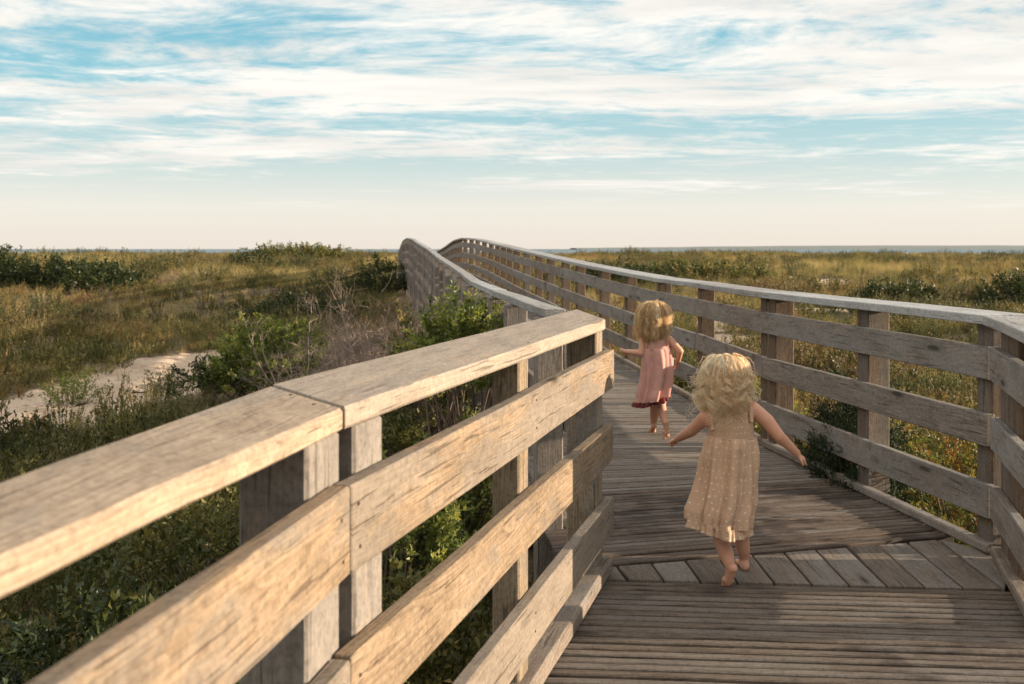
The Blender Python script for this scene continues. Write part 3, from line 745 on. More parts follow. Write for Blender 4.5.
def field(n_try, rmin, rmax, rg, power=1.0, half=52):
    """points in a wide wedge in front of the camera, density falling with distance"""
    u = rg.uniform(0, 1, n_try); r = (rmin ** power + u * (rmax ** power - rmin ** power)) ** (1 / power)
    a = rg.uniform(-R(half), R(half), n_try)
    return r * np.sin(a), r * np.cos(a) - 0.5
def off_walk(x, y, margin=1.12): return np.abs(x - corridor(y)) > np.where(y < 10, margin, 1.25) + np.where(y > 57, -9, 0)
def dense_patch(x, y): return fbm(x * .16 + 11, y * .16, 4, 41)      # which plant rules where
def scatter(name, n_try, rmin, rmax, coll, nk, s0, s1, accept, seed, power=1.0, growth=0.0, tilt=.12, zoff=0, label_kind='stuff', half=52):
    rg = np.random.default_rng(seed); x, y = field(n_try, rmin, rmax, rg, power, half)
    ok = off_walk(x, y) & (y > -2) & (y < 135) & (np.maximum(path_d(x, y), path_d(x - .75, y + .25) * .8) < -.02 + rg.uniform(-.25, .10, len(x)) + (rg.uniform(0, 1, len(x)) < .035) * 2) & (blow_d(x, y) < rg.uniform(-.1, .5, len(x)))
    ok &= accept(x, y, rg)
    for (cx, cy, rx_, ry_, k_) in CLEAR: ok &= (((x - cx) / rx_) ** 2 + ((y - cy) / ry_) ** 2 > 1) | (rg.uniform(0, 1, len(x)) < k_)
    x, y = x[ok], y[ok]; n = len(x); z = ground_h(x, y) + zoff; d = np.hypot(x, y)
    sc = rg.uniform(s0, s1, n) * (1 + growth * np.clip(d - 8, 0, 60) / 40)
    near = np.abs(x - corridor(y)); sc = np.where((near < 2.0) & (y < 57), sc * .85, sc)
    hue = np.clip(fbm(x * .30, y * .30, 4, seed) * 2.4 - .7, 0, 1)
    o = gn_scatter(name, np.c_[x, y, z], np.c_[rg.normal(0, tilt, n), rg.normal(0, tilt, n), rg.uniform(0, 6.283, n)] , np.c_[sc, sc, sc * rg.uniform(.8, 1.2, n)], rg.integers(0, nk, n), hue, coll)
    tag(o, kind='stuff'); return o
CLEAR = [(-3.2, 12.3, 1.1, 1.8, .12), (-1.7, 12.2, 1.7, 2.2, .15), (-.6, 9.3, .9, 1.0, .2), (1.9, 5.9, .5, .6, .1), (-5.2, 12.3, .7, .8, .1)]
pr_ = lambda v, k, rg: rg.uniform(0, 1, len(v)) < np.clip(v * k, 0, 1)
def gold(x, y): return np.clip(gauss(x, y, -13.5, 44, 7, 9) * 1.2 + gauss(x, y, 7, 36, 6, 8) * .75 + gauss(x, y, 20, 58, 13, 12) * .8 + gauss(x, y, 3, 75, 14, 14) * .6 + (fbm(x * .12 + 2, y * .12, 3, 66) - .5) * 1.2, 0, 1)
def left_dune(x, y): return np.clip(gauss(x, y, -15, 46, 16, 14) * 1.3 + gauss(x, y, 8, 60, 40, 30) * .6 + gauss(x, y, 10, 90, 60, 30) * .6, 0, 1)
heath = scatter('heath_cover', 41000, 2.5, 130, T_HEATH, 6, .6, 1.15, lambda x, y, rg: pr_(np.clip((dense_patch(x, y) - .42) * 6, .10, 1) * (1 - .8 * gold(x, y)), .95, rg), 51, power=1.05, growth=.28)
green = scatter('green_undergrowth', 27000, 2.0, 130, T_GREEN, 5, .75, 1.4, lambda x, y, rg: pr_(np.clip((.47 - dense_patch(x, y)) * 6 + np.where(y < 10, .5, 0), .05, 1) * np.where(y < 26, 1, .6), .95, rg), 52, power=1.0, growth=.25)
grass = scatter('beach_grass', 82000, 5.0, 132, T_GRASS, 8, .42, .80, lambda x, y, rg: pr_(np.clip(gold(x, y) * 1.0 + .30 + (fbm(x * .22, y * .22, 3, 77) - .5) * 1.8, .06, 1) * np.where(y < 12, .3, 1), .95, rg), 53, power=1.15, growth=.38, tilt=.08)
greeng = scatter('green_grass', 9000, 2.2, 40, T_GREENG, 5, .6, 1.15, lambda x, y, rg: pr_(np.clip((fbm(x * .3 + 5, y * .3, 3, 78) - .45) * 5, .08, 1), .9, rg), 54, power=1.0, tilt=.1)

scrub = scatter('dune_scrub', 7100, 7.0, 130, T_SCRUB, 4, .6, 1.5, lambda x, y, rg: pr_(np.clip((fbm(x * .16 + 31, y * .16, 4, 91) - .50) * 7, .03, 1) * (np.abs(x - corridor(y)) > 2.1) * (1 - .9 * gold(x, y)), .9, rg), 55, power=1.1, growth=.2, tilt=.06)

# ------------------------------------------------------------------ shrubs one can tell apart
def shrub(name, loc, rx, ry, h, nspr, per, ll, lw, mat, label, group=None, seed=1, lump=.35, stems=10, sm=None, base_r=.25, low=.12, cat='shrub', up=.35, tone_amp=.55):
    rg = np.random.default_rng(seed); x, y = loc[0], loc[1]; z = float(ground_h(x, y)) if len(loc) < 3 else loc[2]
    root = empty(name, (x, y, z), label, cat, group)
    cen = []; parts = []; paths = []; rad = []
    lx, ly = rg.uniform(0, 50, 2)
    while len(cen) < nspr:
        d = rg.normal(size=3); d /= np.linalg.norm(d); d[2] = abs(d[2])
        az = math.atan2(d[1], d[0]); L = 1 + lump * (2 * float(fbm(np.array(az * 1.3 + lx), np.array(d[2] * 2.5 + ly), 3, seed)) - 1)
        q = rg.uniform(.35, 1) ** .5 * L
        p = np.array([d[0] * rx * q, d[1] * ry * q, low * h + d[2] * h * (1 - low) * q]); cen.append((p, d, q))
    for k, (p, d, q) in enumerate(cen):
        tn0 = rg.uniform(0, 1) * tone_amp
        ax = np.array([d[0], d[1], d[2] + up]); ax /= np.linalg.norm(ax)
        s = rg.uniform(-.6, 1, per)[:, None]
        sl = ll * 2.3
        P = p + ax * sl * s + rg.normal(0, ll * .22, (per, 3)); D = ax * .7 + rg.normal(size=(per, 3)) * .75 + np.array([0, 0, .1])
        parts.append(leaf_arrays(P, D, ll * rg.uniform(.6, 1.2, per), lw * rg.uniform(.7, 1.2, per), np.clip(tn0 + rg.uniform(0, 1 - tone_amp, per), 0, 1), rg))
    me = arr_mesh('foliage', parts); link_mesh('foliage', me, mat, root, False)
    nst = min(stems * 4, len(cen))
    for k in rg.choice(len(cen), nst, replace=False):
        p, d, q = cen[k]; b0 = np.array([p[0] * base_r + rg.normal(0, .02), p[1] * base_r + rg.normal(0, .02), -.08])
        m1 = b0 * .55 + p * .45 + rg.normal(0, .04, 3) * h; m2 = b0 * .2 + p * .8 + rg.normal(0, .03, 3) * h
        paths.append(np.array([b0, m1, m2, p])); r0 = rg.uniform(.006, .014) * (h ** .5); rad.append(np.array([r0, r0 * .7, r0 * .45, r0 * .2]))
    v, f, tt = tube_arrays(paths, rad, 5); link_mesh('stems', arr_mesh('stems', [(v, f, tt)]), sm or M_STEM, root, False)
    return root
def twig_shrub(name, loc, h, spread, label, seed, mat=M_TWIG, n0=16, depth=4, group=None, z=None, r0=.009):
    rg = np.random.default_rng(seed); x, y = loc; z = float(ground_h(x, y)) if z is None else z
    root = empty(name, (x, y, z), label, 'shrub', group); paths = []; rad = []
    def grow(p, d, L, r, k):
        n = 5; pts = [p]; dd = d.copy()
        for i in range(n):
            dd = dd + rg.normal(0, .17, 3); dd /= np.linalg.norm(dd); p = p + dd * L / n; pts.append(p)
        paths.append(np.array(pts)); rad.append(np.linspace(r, r * .55, n + 1))
        if k <= 0: return
        for c in range(rg.integers(2, 4)):
            t = rg.uniform(.35, 1); q = pts[int(t * n)]
            nd = dd + rg.normal(0, .55, 3); nd[2] += .12; nd /= np.linalg.norm(nd)
            grow(q, nd, L * rg.uniform(.55, .8), r * .6, k - 1)
    for k in range(n0):
        a = rg.uniform(0, 6.283); q = math.sqrt(rg.uniform(0, 1)); p = np.array([math.cos(a) * spread * .45 * q, math.sin(a) * spread * .45 * q, -.05])
        d = np.array([math.cos(a) * q * .42, math.sin(a) * q * .42, 1.0]) + rg.normal(0, .15, 3); d /= np.linalg.norm(d)
        grow(p, d, h * rg.uniform(.32, .5), r0 * rg.uniform(.7, 1.2), depth)
    v, f, tt = tube_arrays(paths, rad, 4)
    link_mesh('twigs', arr_mesh('twigs', [(v, f, tt)]), mat, root, False); return root
G1 = None
# bushes in the middle distance on the left
shrub('bayberry_bush', (-3.02, 12.6), .86, .75, .96, 640, 30, .052, .023, L_BAY, 'rounded yellow green bush beside the end of the sand path', seed=3, stems=12, low=.22, lump=.28)
shrub('bayberry_bush', (-3.75, 12.3), .5, .45, .55, 80, 22, .055, .022, L_DARK, 'small dark green bush leaning on the left side of the rounded yellow green bush', seed=4, stems=10, low=.25)
twig_shrub('bare_shrub', (-3.2, 11.7), .25, 1.1, 'tangle of thin dark bare twigs in front of the rounded bush', 5, M_STEM, 26, 3, r0=.006)
twig_shrub('bare_shrub', (-1.75, 13.2), 1.75, 1.15, 'pale grey leafless shrub with upright twigs near the far left railing', 6, M_TWIG, 24, 4, r0=.009)
twig_shrub('bare_shrub', (-1.15, 11.2), 1.25, 1.6, 'low brownish thicket of bare twigs below the climbing grey railing', 7, M_TWIG, 44, 4, r0=.007)
twig_shrub('bare_shrub', (-1.0, 8.9), 1.95, .9, 'tall pale bare twigs standing against the outside of the far left railing', 62, M_TWIG, 36, 4, r0=.010)
twig_shrub('bare_shrub', (-1.65, 10.4), 1.8, 1.0, 'spiky pale leafless shrub left of the tall bare twigs', 63, M_TWIG, 34, 4, r0=.010)
twig_shrub('bare_shrub', (-1.9, 12.9), .9, .6, 'grey brown leafless shrub between the rounded bush and the twig thicket', 8, M_TWIG, 22, 4, r0=.008)
shrub('green_bush', (-.33, 6.9), .40, .48, 1.44, 300, 26, .045, .020, L_BAY, 'bright yellow green bush against the far left railing', seed=9, stems=10, low=.62)
shrub('green_bush', (-.68, 8.1), .42, .6, 1.32, 240, 24, .05, .02, L_OLIVE, 'olive bush at the foot of the bright yellow green bush', seed=10, stems=8)
shrub('dark_bush', (-3.9, 30.5), 1.0, 1.0, 1.15, 190, 24, .085, .04, L_DARK, 'dark green bush left of the peak of the far railing', seed=12, stems=8)
shrub('dark_bush', (-5.2, 24.5), 1.6, .9, .62, 170, 24, .08, .036, L_DARK, 'low wide dark bush behind the pale leafless shrub', seed=13, stems=8)
shrub('dark_thicket', (-19.5, 33.5), 3.4, 2.2, 1.05, 620, 30, .12, .055, L_DARK, 'large dark green thicket on the dune at the left edge', seed=14, stems=8, low=.05)
shrub('dark_thicket', (-14.6, 33.0), 2.2, 1.6, .85, 330, 28, .12, .055, L_DARK, 'lower dark thicket just right of the large one on the left dune', seed=15, stems=8, low=.05)
shrub('dark_bush', (-13.6, 52), 1.4, 1.2, 1.1, 160, 24, .14, .06, L_DARK, 'small dark bush alone in the golden grass of the left dune', seed=16, stems=8)
shrub('dark_thicket', (-17.5, 82), 4.6, 2.5, 1.25, 360, 26, .22, .10, L_OLIVE, 'olive mound of brush on the skyline left of the boardwalk', seed=17, stems=8, low=.02)
shrub('green_tussock', (-5.35, 12.1), .33, .3, .38, 60, 26, .06, .012, L_BAY, 'small round green tussock standing in the sand path', seed=18, stems=5)
shrub('green_tussock', (-4.55, 13.0), .22, .2, .3, 40, 24, .06, .012, L_OLIVE, 'yellowish tuft at the right edge of the sand path', seed=19, stems=5)
# right of the boardwalk
shrub('dark_bush', (16.3, 31), 1.7, 1.3, 1.15, 260, 26, .11, .05, L_DARK, 'dark green bush at the right edge of the dune field', seed=21, stems=8)
shrub('dark_bush', (13.2, 34), 1.5, 1.0, .72, 170, 26, .11, .05, L_DARK, 'low dark bush left of the one at the right edge', seed=22, stems=8)
shrub('dark_thicket', (8.5, 44), 3.4, 1.6, .8, 260, 26, .14, .06, L_OLIVE, 'wide low olive thicket across the dunes beyond the right railing', seed=23, stems=8, low=.03)
shrub('dark_thicket', (4.5, 40), 2.2, 1.4, .8, 200, 26, .13, .06, L_DARK, 'dark thicket in the dunes above the middle of the right railing', seed=24, stems=8, low=.03)
shrub('juniper_bush', (2.06, 5.95, -.6), .24, .40, 1.12, 330, 80, .045, .006, L_NEEDLE, 'dark juniper pushing through the right railing beside the girl', seed=25, stems=8, low=.42, up=.2)
for (x, y, rx, h, sd, lab, mt) in [
        (2.62, 5.05, .42, .62, 31, 'green and rust leaved bush behind the right railing close to the corner post', L_RUST),
        (2.85, 6.1, .5, .75, 32, 'reddish autumn bush behind the right railing past the corner', L_RUST),
        (2.42, 4.45, .3, .55, 34, 'small green bush just outside the corner of the right railing', L_BAY),
        (2.95, 4.2, .4, .68, 35, 'dark leafy bush beyond the right railing corner at the edge of the picture', L_DARK),
        (2.60, 7.3, .5, .66, 36, 'yellowing bush behind the doubled post of the right railing', L_RUST),
        (3.7, 7.9, .6, .6, 37, 'dark olive bush further back behind the right railing', L_OLIVE),
        (2.3, 9.4, .45, .55, 38, 'green bush tight against the right railing beyond the girls', L_BAY)]:
    shrub('autumn_bush' if mt is L_RUST else 'green_bush', (x, y), rx, rx * .95, h, int(180 * rx / .45), 24, .036, .017, mt, lab, seed=sd, stems=8, low=.1)
# dark growth in the shade under the near left railing
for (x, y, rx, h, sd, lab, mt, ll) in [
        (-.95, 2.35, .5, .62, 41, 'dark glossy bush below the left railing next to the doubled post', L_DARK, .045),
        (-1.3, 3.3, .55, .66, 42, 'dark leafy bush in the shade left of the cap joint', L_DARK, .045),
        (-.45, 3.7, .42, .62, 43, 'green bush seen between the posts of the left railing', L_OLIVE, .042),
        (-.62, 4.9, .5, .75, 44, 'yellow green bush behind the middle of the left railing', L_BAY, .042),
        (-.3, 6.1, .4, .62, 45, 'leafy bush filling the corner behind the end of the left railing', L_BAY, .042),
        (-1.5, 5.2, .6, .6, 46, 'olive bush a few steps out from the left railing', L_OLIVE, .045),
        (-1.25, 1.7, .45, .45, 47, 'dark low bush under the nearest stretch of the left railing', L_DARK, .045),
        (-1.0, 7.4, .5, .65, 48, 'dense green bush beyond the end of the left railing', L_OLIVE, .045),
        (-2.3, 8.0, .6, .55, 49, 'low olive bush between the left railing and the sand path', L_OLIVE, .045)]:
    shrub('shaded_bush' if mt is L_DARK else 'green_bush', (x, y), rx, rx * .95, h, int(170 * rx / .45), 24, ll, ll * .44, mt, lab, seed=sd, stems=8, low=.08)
twig_shrub('bare_shrub', (-1.5, 2.7), .6, 1.0, 'grey dead twigs among dark leaves at the lower left', 61, M_TWIG, 16, 3, r0=.005)
#__PEOPLE__
# ------------------------------------------------------------------ people: materials
def skin_mat():
    m, t, b, o = new_mat('child_skin')
    p = t.n('ShaderNodeTexCoord').outputs['Object']
    n = t.noise(p, 14, 4, .55); n2 = t.noise(p, 90, 3)
    col = t.mix(n, (.52, .27, .175), (.64, .37, .255)); col = t.mix(t.math('MULTIPLY', n2, .25), col, (.55, .23, .16))
    t.put(b.inputs['Base Color'], col); b.inputs['Roughness'].default_value = .5
    b.inputs['Subsurface Weight'].default_value = .25; b.inputs['Subsurface Radius'].default_value = (.012, .005, .003); b.inputs['Subsurface Scale'].default_value = 1.0
    return m
M_SKIN = skin_mat()
def hair_mat(name, dark, mid, light):
    m, t, b, out = new_mat(name)
    tn = t.attr('tone').outputs['Fac']
    col = t.ramp(tn, [(0, dark), (.45, mid), (1, light)])
    t.put(b.inputs['Base Color'], col); b.inputs['Roughness'].default_value = .38; b.inputs['Specular IOR Level'].default_value = .5
    tr = t.n('ShaderNodeBsdfTranslucent'); mx = t.n('ShaderNodeMixShader'); t.put(tr.inputs[0], col); mx.inputs[0].default_value = .45
    t.nt.links.new(b.outputs[0], mx.inputs[1]); t.nt.links.new(tr.outputs[0], mx.inputs[2]); t.nt.links.new(mx.outputs[0], out.inputs[0])
    return m
M_HAIRA = hair_mat('pale_blonde_hair', (.80, .58, .33), (.98, .85, .62), (1.0, .95, .80))
M_HAIRB = hair_mat('golden_blonde_hair', (.62, .40, .18), (.90, .68, .39), (.97, .86, .62))
def cloth_mat(name, base, dark, dots=None, weave=900):
    m, t, b, out = new_mat(name)
    uv = t.n('ShaderNodeUVMap').outputs[0]; p = t.n('ShaderNodeTexCoord').outputs['Object']
    n = t.noise(p, 11, 4, .55); w = t.noise(t.vmath('MULTIPLY', uv, (weave, weave, 1)), 1.0, 2)
    col = t.mix(n, dark, base); col = t.mix(t.math('MULTIPLY', w, .22), col, tuple(c * .6 for c in dark))
    hgt = t.math('ADD', t.math('MULTIPLY', w, .25), t.math('MULTIPLY', t.noise(t.vmath('MULTIPLY', p, (1, 1, .45)), 38, 4, .6, .6), 4.0))
    if dots:
        pitch, rad, dcol = dots
        jit_ = t.vmath('MULTIPLY', t.vmath('SUBTRACT', t.noise(uv, 45, 2, out='Color'), (.5, .5, .5)), (.022, .022, 0))
        u, v, _ = t.sep(t.vmath('MULTIPLY', t.vmath('ADD', uv, jit_), (1 / pitch, 1 / pitch, 1)))
        row = t.math('FLOOR', v); sh = t.math('MULTIPLY', t.math('MODULO', row, 2.0), .5)
        fu = t.math('SUBTRACT', t.math('FRACT', t.math('ADD', u, sh)), .5); fv = t.math('SUBTRACT', t.math('FRACT', v), .5)
        d = t.math('SQRT', t.math('ADD', t.math('MULTIPLY', fu, fu), t.math('MULTIPLY', fv, fv)))
        mk = t.math('SUBTRACT', 1.0, t.smooth(d, rad * .75, rad * 1.2))
        col = t.mix(mk, col, dcol); hgt = t.math('ADD', hgt, mk)
    t.put(b.inputs['Base Color'], col); b.inputs['Roughness'].default_value = .9; b.inputs['Specular IOR Level'].default_value = .1
    b.inputs['Sheen Weight'].default_value = .25; b.inputs['Sheen Roughness'].default_value = .5
    t.put(b.inputs['Normal'], t.bump(hgt, .5, .002))
    tr = t.n('ShaderNodeBsdfTranslucent'); mx = t.n('ShaderNodeMixShader'); t.put(tr.inputs[0], col); mx.inputs[0].default_value = .22
    t.nt.links.new(b.outputs[0], mx.inputs[1]); t.nt.links.new(tr.outputs[0], mx.inputs[2]); t.nt.links.new(mx.outputs[0], out.inputs[0])
    return m
M_DRESSA = cloth_mat('tan_dotted_cotton', (.72, .495, .335), (.57, .37, .24), (.024, .13, (.82, .69, .54)))
M_DRESSB = cloth_mat('coral_cotton', (.74, .42, .345), (.60, .31, .25))
M_RUFFB = cloth_mat('dark_red_trim', (.26, .06, .045), (.15, .035, .03))
M_EYE = simple_mat('eye_white', (.7, .7, .68), .3)

def capsule(V, Fc, p0, p1, r0, r1, seg=14, caps=5, squash=None):
    """closed tapered capsule; squash = (axis vector, factor) flattens it along that axis"""
    p0, p1 = np.array(p0, float), np.array(p1, float); d = p1 - p0; L = np.linalg.norm(d)
    d = d / L if L > 1e-6 else np.array([0, 0, 1.])
    a = np.cross(d, [0.3, .9, .2] if abs(d[1]) < .9 else [1, 0, 0]); a /= np.linalg.norm(a); b = np.cross(d, a)
    rings = []
    for k in range(caps): th = math.pi / 2 * (1 - k / caps); rings.append((p0 - d * r0 * math.sin(th), r0 * math.cos(th)))
    for k in range(5): s = k / 4; rings.append((p0 + d * L * s, r0 + (r1 - r0) * s))
    for k in range(1, caps + 1): th = math.pi / 2 * k / caps; rings.append((p1 + d * r1 * math.sin(th), r1 * math.cos(th)))
    base = len(V); mid = (p0 + p1) / 2
    for c, r in rings:
        for j in range(seg):
            t = 2 * math.pi * j / seg; q = c + (a * math.cos(t) + b * math.sin(t)) * max(r, 1e-4)
            if squash is not None:
                ax = np.array(squash[0], float); ax /= np.linalg.norm(ax); q = q - ax * np.dot(q - mid, ax) * (1 - squash[1])
            V.append(tuple(q))
    for k in range(len(rings) - 1):
        for j in range(seg):
            x = base + k * seg + j; y = base + k * seg + (j + 1) % seg; Fc.append((x, y, y + seg, x + seg))
    Fc.append(tuple(base + j for j in range(seg))[::-1]); Fc.append(tuple(base + (len(rings) - 1) * seg + j for j in range(seg)))

def body_mesh(name, caps, voxel=.0042, smooth=5):
    V = []; Fc = []
    for c in caps: capsule(V, Fc, *c[:4], squash=c[4] if len(c) > 4 else None)
    me = bpy.data.meshes.new('body_src'); me.from_pydata(V, [], Fc)
    bm = bmesh.new(); bm.from_mesh(me); bmesh.ops.recalc_face_normals(bm, faces=bm.faces); bm.to_mesh(me); bm.free()
    o = bpy.data.objects.new('body_src', me); COL.objects.link(o)
    md = o.modifiers.new('r', 'REMESH'); md.mode = 'VOXEL'; md.voxel_size = voxel
    sm = o.modifiers.new('s', 'SMOOTH'); sm.factor = .5; sm.iterations = smooth
    dg = bpy.context.evaluated_depsgraph_get(); dg.update(); ev = o.evaluated_get(dg); out = bpy.data.meshes.new_from_object(ev)
    bpy.data.objects.remove(o); out.name = name; shade_smooth(out); return out

def chain(pts, rad, **k): return [(pts[i], pts[i + 1], rad[i], rad[i + 1]) for i in range(len(pts) - 1)]
def hand(wrist, elbow, palm_n, scale=1.0, curl=.5, spread=.35, thumb_side=1, straight=()):
    """palm, four unequal bent fingers and a thumb that leaves the side of the palm"""
    w = np.array(wrist, float); d = w - np.array(elbow, float); d /= np.linalg.norm(d)
    n = np.array(palm_n, float); n -= d * np.dot(n, d); n /= np.linalg.norm(n); s = np.cross(d, n) * thumb_side
    L = .046 * scale; out = []
    out.append((w - d * .006, w + d * L * .85, .0155 * scale, .021 * scale, (n, .55)))
    for k, (off, ln) in enumerate(((.75, .034), (.25, .039), (-.27, .036), (-.78, .028))):
        b0 = w + d * L * (.88 if abs(off) < .5 else .78) + s * off * .0175 * scale; ln *= scale
        c = .12 if k in straight else curl
        d1_ = d * math.cos(c * .5) + n * math.sin(c * .5) + s * off * spread * .3; d1_ /= np.linalg.norm(d1_)
        d2_ = d * math.cos(c * 1.5) + n * math.sin(c * 1.5) + s * off * spread * .25; d2_ /= np.linalg.norm(d2_)
        d3_ = d * math.cos(c * 2.3) + n * math.sin(c * 2.3) + s * off * spread * .2; d3_ /= np.linalg.norm(d3_)
        p1 = b0 + d1_ * ln * .45; p2 = p1 + d2_ * ln * .32; p3 = p2 + d3_ * ln * .25
        out += [(b0 - d * .012, p1, .0062 * scale, .0058 * scale), (p1, p2, .0058 * scale, .0053 * scale), (p2, p3, .0053 * scale, .0046 * scale)]
    t0 = w + d * L * .22 + s * .012 * scale; td = d * .62 + s * .75 + n * .25; td /= np.linalg.norm(td)
    t1 = t0 + td * .021 * scale; t2 = t1 + (td * .7 + d * .5) / np.linalg.norm(td * .7 + d * .5) * .018 * scale
    out += [(t0, t1, .0078 * scale, .0066 * scale), (t1, t2, .0066 * scale, .0055 * scale)]
    return out
def foot(ankle, heel_dir, toe_dir, sole_n, length, scale=1.0):
    """ankle joint, unit vector ankle->toes along the foot, sole normal pointing out of the sole"""
    a = np.array(ankle, float); t = np.array(toe_dir, float); t /= np.linalg.norm(t); n = np.array(sole_n, float); n -= t * np.dot(n, t); n /= np.linalg.norm(n); s = np.cross(t, n)
    heel = a + n * .026 * scale - t * .020 * scale; ball = heel + t * length * .66 + n * .003; out = []
    out.append((a, heel, .021 * scale, .021 * scale)); out.append((a + t * .008, ball - n * .004 - t * .015, .019 * scale, .015 * scale))
    out.append((heel + n * .000, ball, .0205 * scale, .019 * scale, (n, .9)))
    out.append((ball + s * .012 * scale - t * .012, ball - s * .012 * scale - t * .012, .018 * scale, .015 * scale, (n, .85)))
    for k, (o_, ln, r) in enumerate(((.016, .032, .0098), (.0055, .029, .0073), (-.003, .026, .0068), (-.0105, .023, .0064), (-.0175, .019, .006))):
        b0 = ball + s * o_ * scale + t * .004; out.append((b0, b0 + t * ln * scale + n * .003, r * scale, r * .85 * scale))
    return out
def head(c, up, fwd, r):
    """skull, jaw, nose, lips, ears; c = skull centre"""
    c = np.array(c, float); f = np.array(fwd, float); f /= np.linalg.norm(f); u = np.array(up, float); u -= f * np.dot(u, f); u /= np.linalg.norm(u); s = np.cross(f, u)
    out = [(c - f * r * .18, c + f * r * .16, r * .98, r * .93, (s, .88)), (c + f * r * .25 - u * r * .45, c + f * r * .42 - u * r * .72, r * .60, r * .40, (s, .92)),
           (c + f * r * .78 - u * r * .12, c + f * r * 1.0 - u * r * .36, r * .09, r * .135), (c + f * r * .80 - u * r * .70 + s * r * .16, c + f * r * .80 - u * r * .70 - s * r * .16, r * .085, r * .085),
           (c + f * r * .70 - u * r * .96, c + f * r * .66 - u * r * .98, r * .2, r * .2)]
    for q in (-1, 1):
        e = c + s * q * r * .86 - u * r * .22
        out += [(e + u * r * .16, e - u * r * .16 + f * r * .03, r * .16, r * .11, (s, .5)), (c + f * r * .55 - u * r * .40 + s * q * r * .40, c + f * r * .6 - u * r * .45 + s * q * r * .38, r * .30, r * .28)]
    return out, [c + f * r * .80 - u * r * .12 + s * q * r * .36 for q in (-1, 1)]

def interp_rings(keys, zs):
    K = np.array(sorted(keys)); return [np.interp(zs, K[:, 0], K[:, k]) for k in range(1, K.shape[1])]
def smooth_keys(keys, n):
    K = np.array(sorted(keys, reverse=True)); P = catmull(K, None, 12); idx = np.linspace(0, len(P) - 1, n); return np.array([[np.interp(i, np.arange(len(P)), P[:, k]) for k in range(P.shape[1])] for i in idx])
def garment(name, keys, mat, parent, nseg=144, nring=46, folds=((9, .5), (14, .35), (23, .2)), seed=0, tilt=(0, 0), thick=.0025, crinkle=0.0):
    """rings z, cx, cy, rx, ry, fold depth, tilt amount -> cloth tube with folds that deepen downwards"""
    rg = np.random.default_rng(seed); P = smooth_keys(keys, nring); th = np.linspace(0, 2 * math.pi, nseg, endpoint=False)
    ph = rg.uniform(0, 6.28, len(folds)); V = []; UV = []; s = 0; prev = None
    for i, (z, cx, cy, rx, ry, fd, tl) in enumerate(P):
        if prev is not None: s += math.hypot(z - prev[0], (rx - prev[1])) 
        prev = (z, rx); w = np.zeros(nseg)
        for (k, a), p_ in zip(folds, ph): w += a * np.cos(k * th + p_ + .7 * math.sin(k + z * 9) + .5 * np.sin(2 * th + p_))
        w = np.sign(w) * np.abs(w) ** .85
        rr_ = 1 + 0 * th; x = cx + rx * np.cos(th) + fd * w * np.cos(th); y = cy + ry * np.sin(th) + fd * w * np.sin(th)
        zz_ = z + tl * (tilt[0] * np.cos(th) + tilt[1] * np.sin(th)) + crinkle * np.cos(31 * th + i) * .3
        wr = (fbm(th / 6.2832 * 9 + seed * 3, np.full(nseg, z * 16), 3, seed + 60) - .5) * .016 * min(1, fd / .012); x = x + wr * np.cos(th); y = y + wr * np.sin(th)
        if crinkle: x += crinkle * np.cos(37 * th + 2.3 * i) * np.cos(th); y += crinkle * np.cos(37 * th + 2.3 * i) * np.sin(th)
        V += list(zip(x, y, zz_)); UV += [(t_ * .115, s) for t_ in th]
    F_ = []; me = bpy.data.meshes.new(name)
    for i in range(nring - 1):
        for j in range(nseg): F_.append((i * nseg + j, (i + 1) * nseg + j, (i + 1) * nseg + (j + 1) % nseg, i * nseg + (j + 1) % nseg))
    me.from_pydata(V, [], F_); uvl = me.uv_layers.new(name='UVMap')
    vi = np.zeros(len(me.loops), np.int32); me.loops.foreach_get('vertex_index', vi); uv = np.array(UV, np.float32)[vi].reshape(-1, 4, 2)
    wrap = (uv[:, :, 0].max(1) - uv[:, :, 0].min(1)) > .3; q = uv[wrap]; q[..., 0] = np.where(q[..., 0] < .05, q[..., 0] + 2 * math.pi * .115, q[..., 0]); uv[wrap] = q
    uvl.data.foreach_set('uv', uv.ravel()); shade_smooth(me)
    o = link_mesh(name, me, mat, parent, False); md = o.modifiers.new('thickness', 'SOLIDIFY'); md.thickness = thick; md.offset = 1
    return o
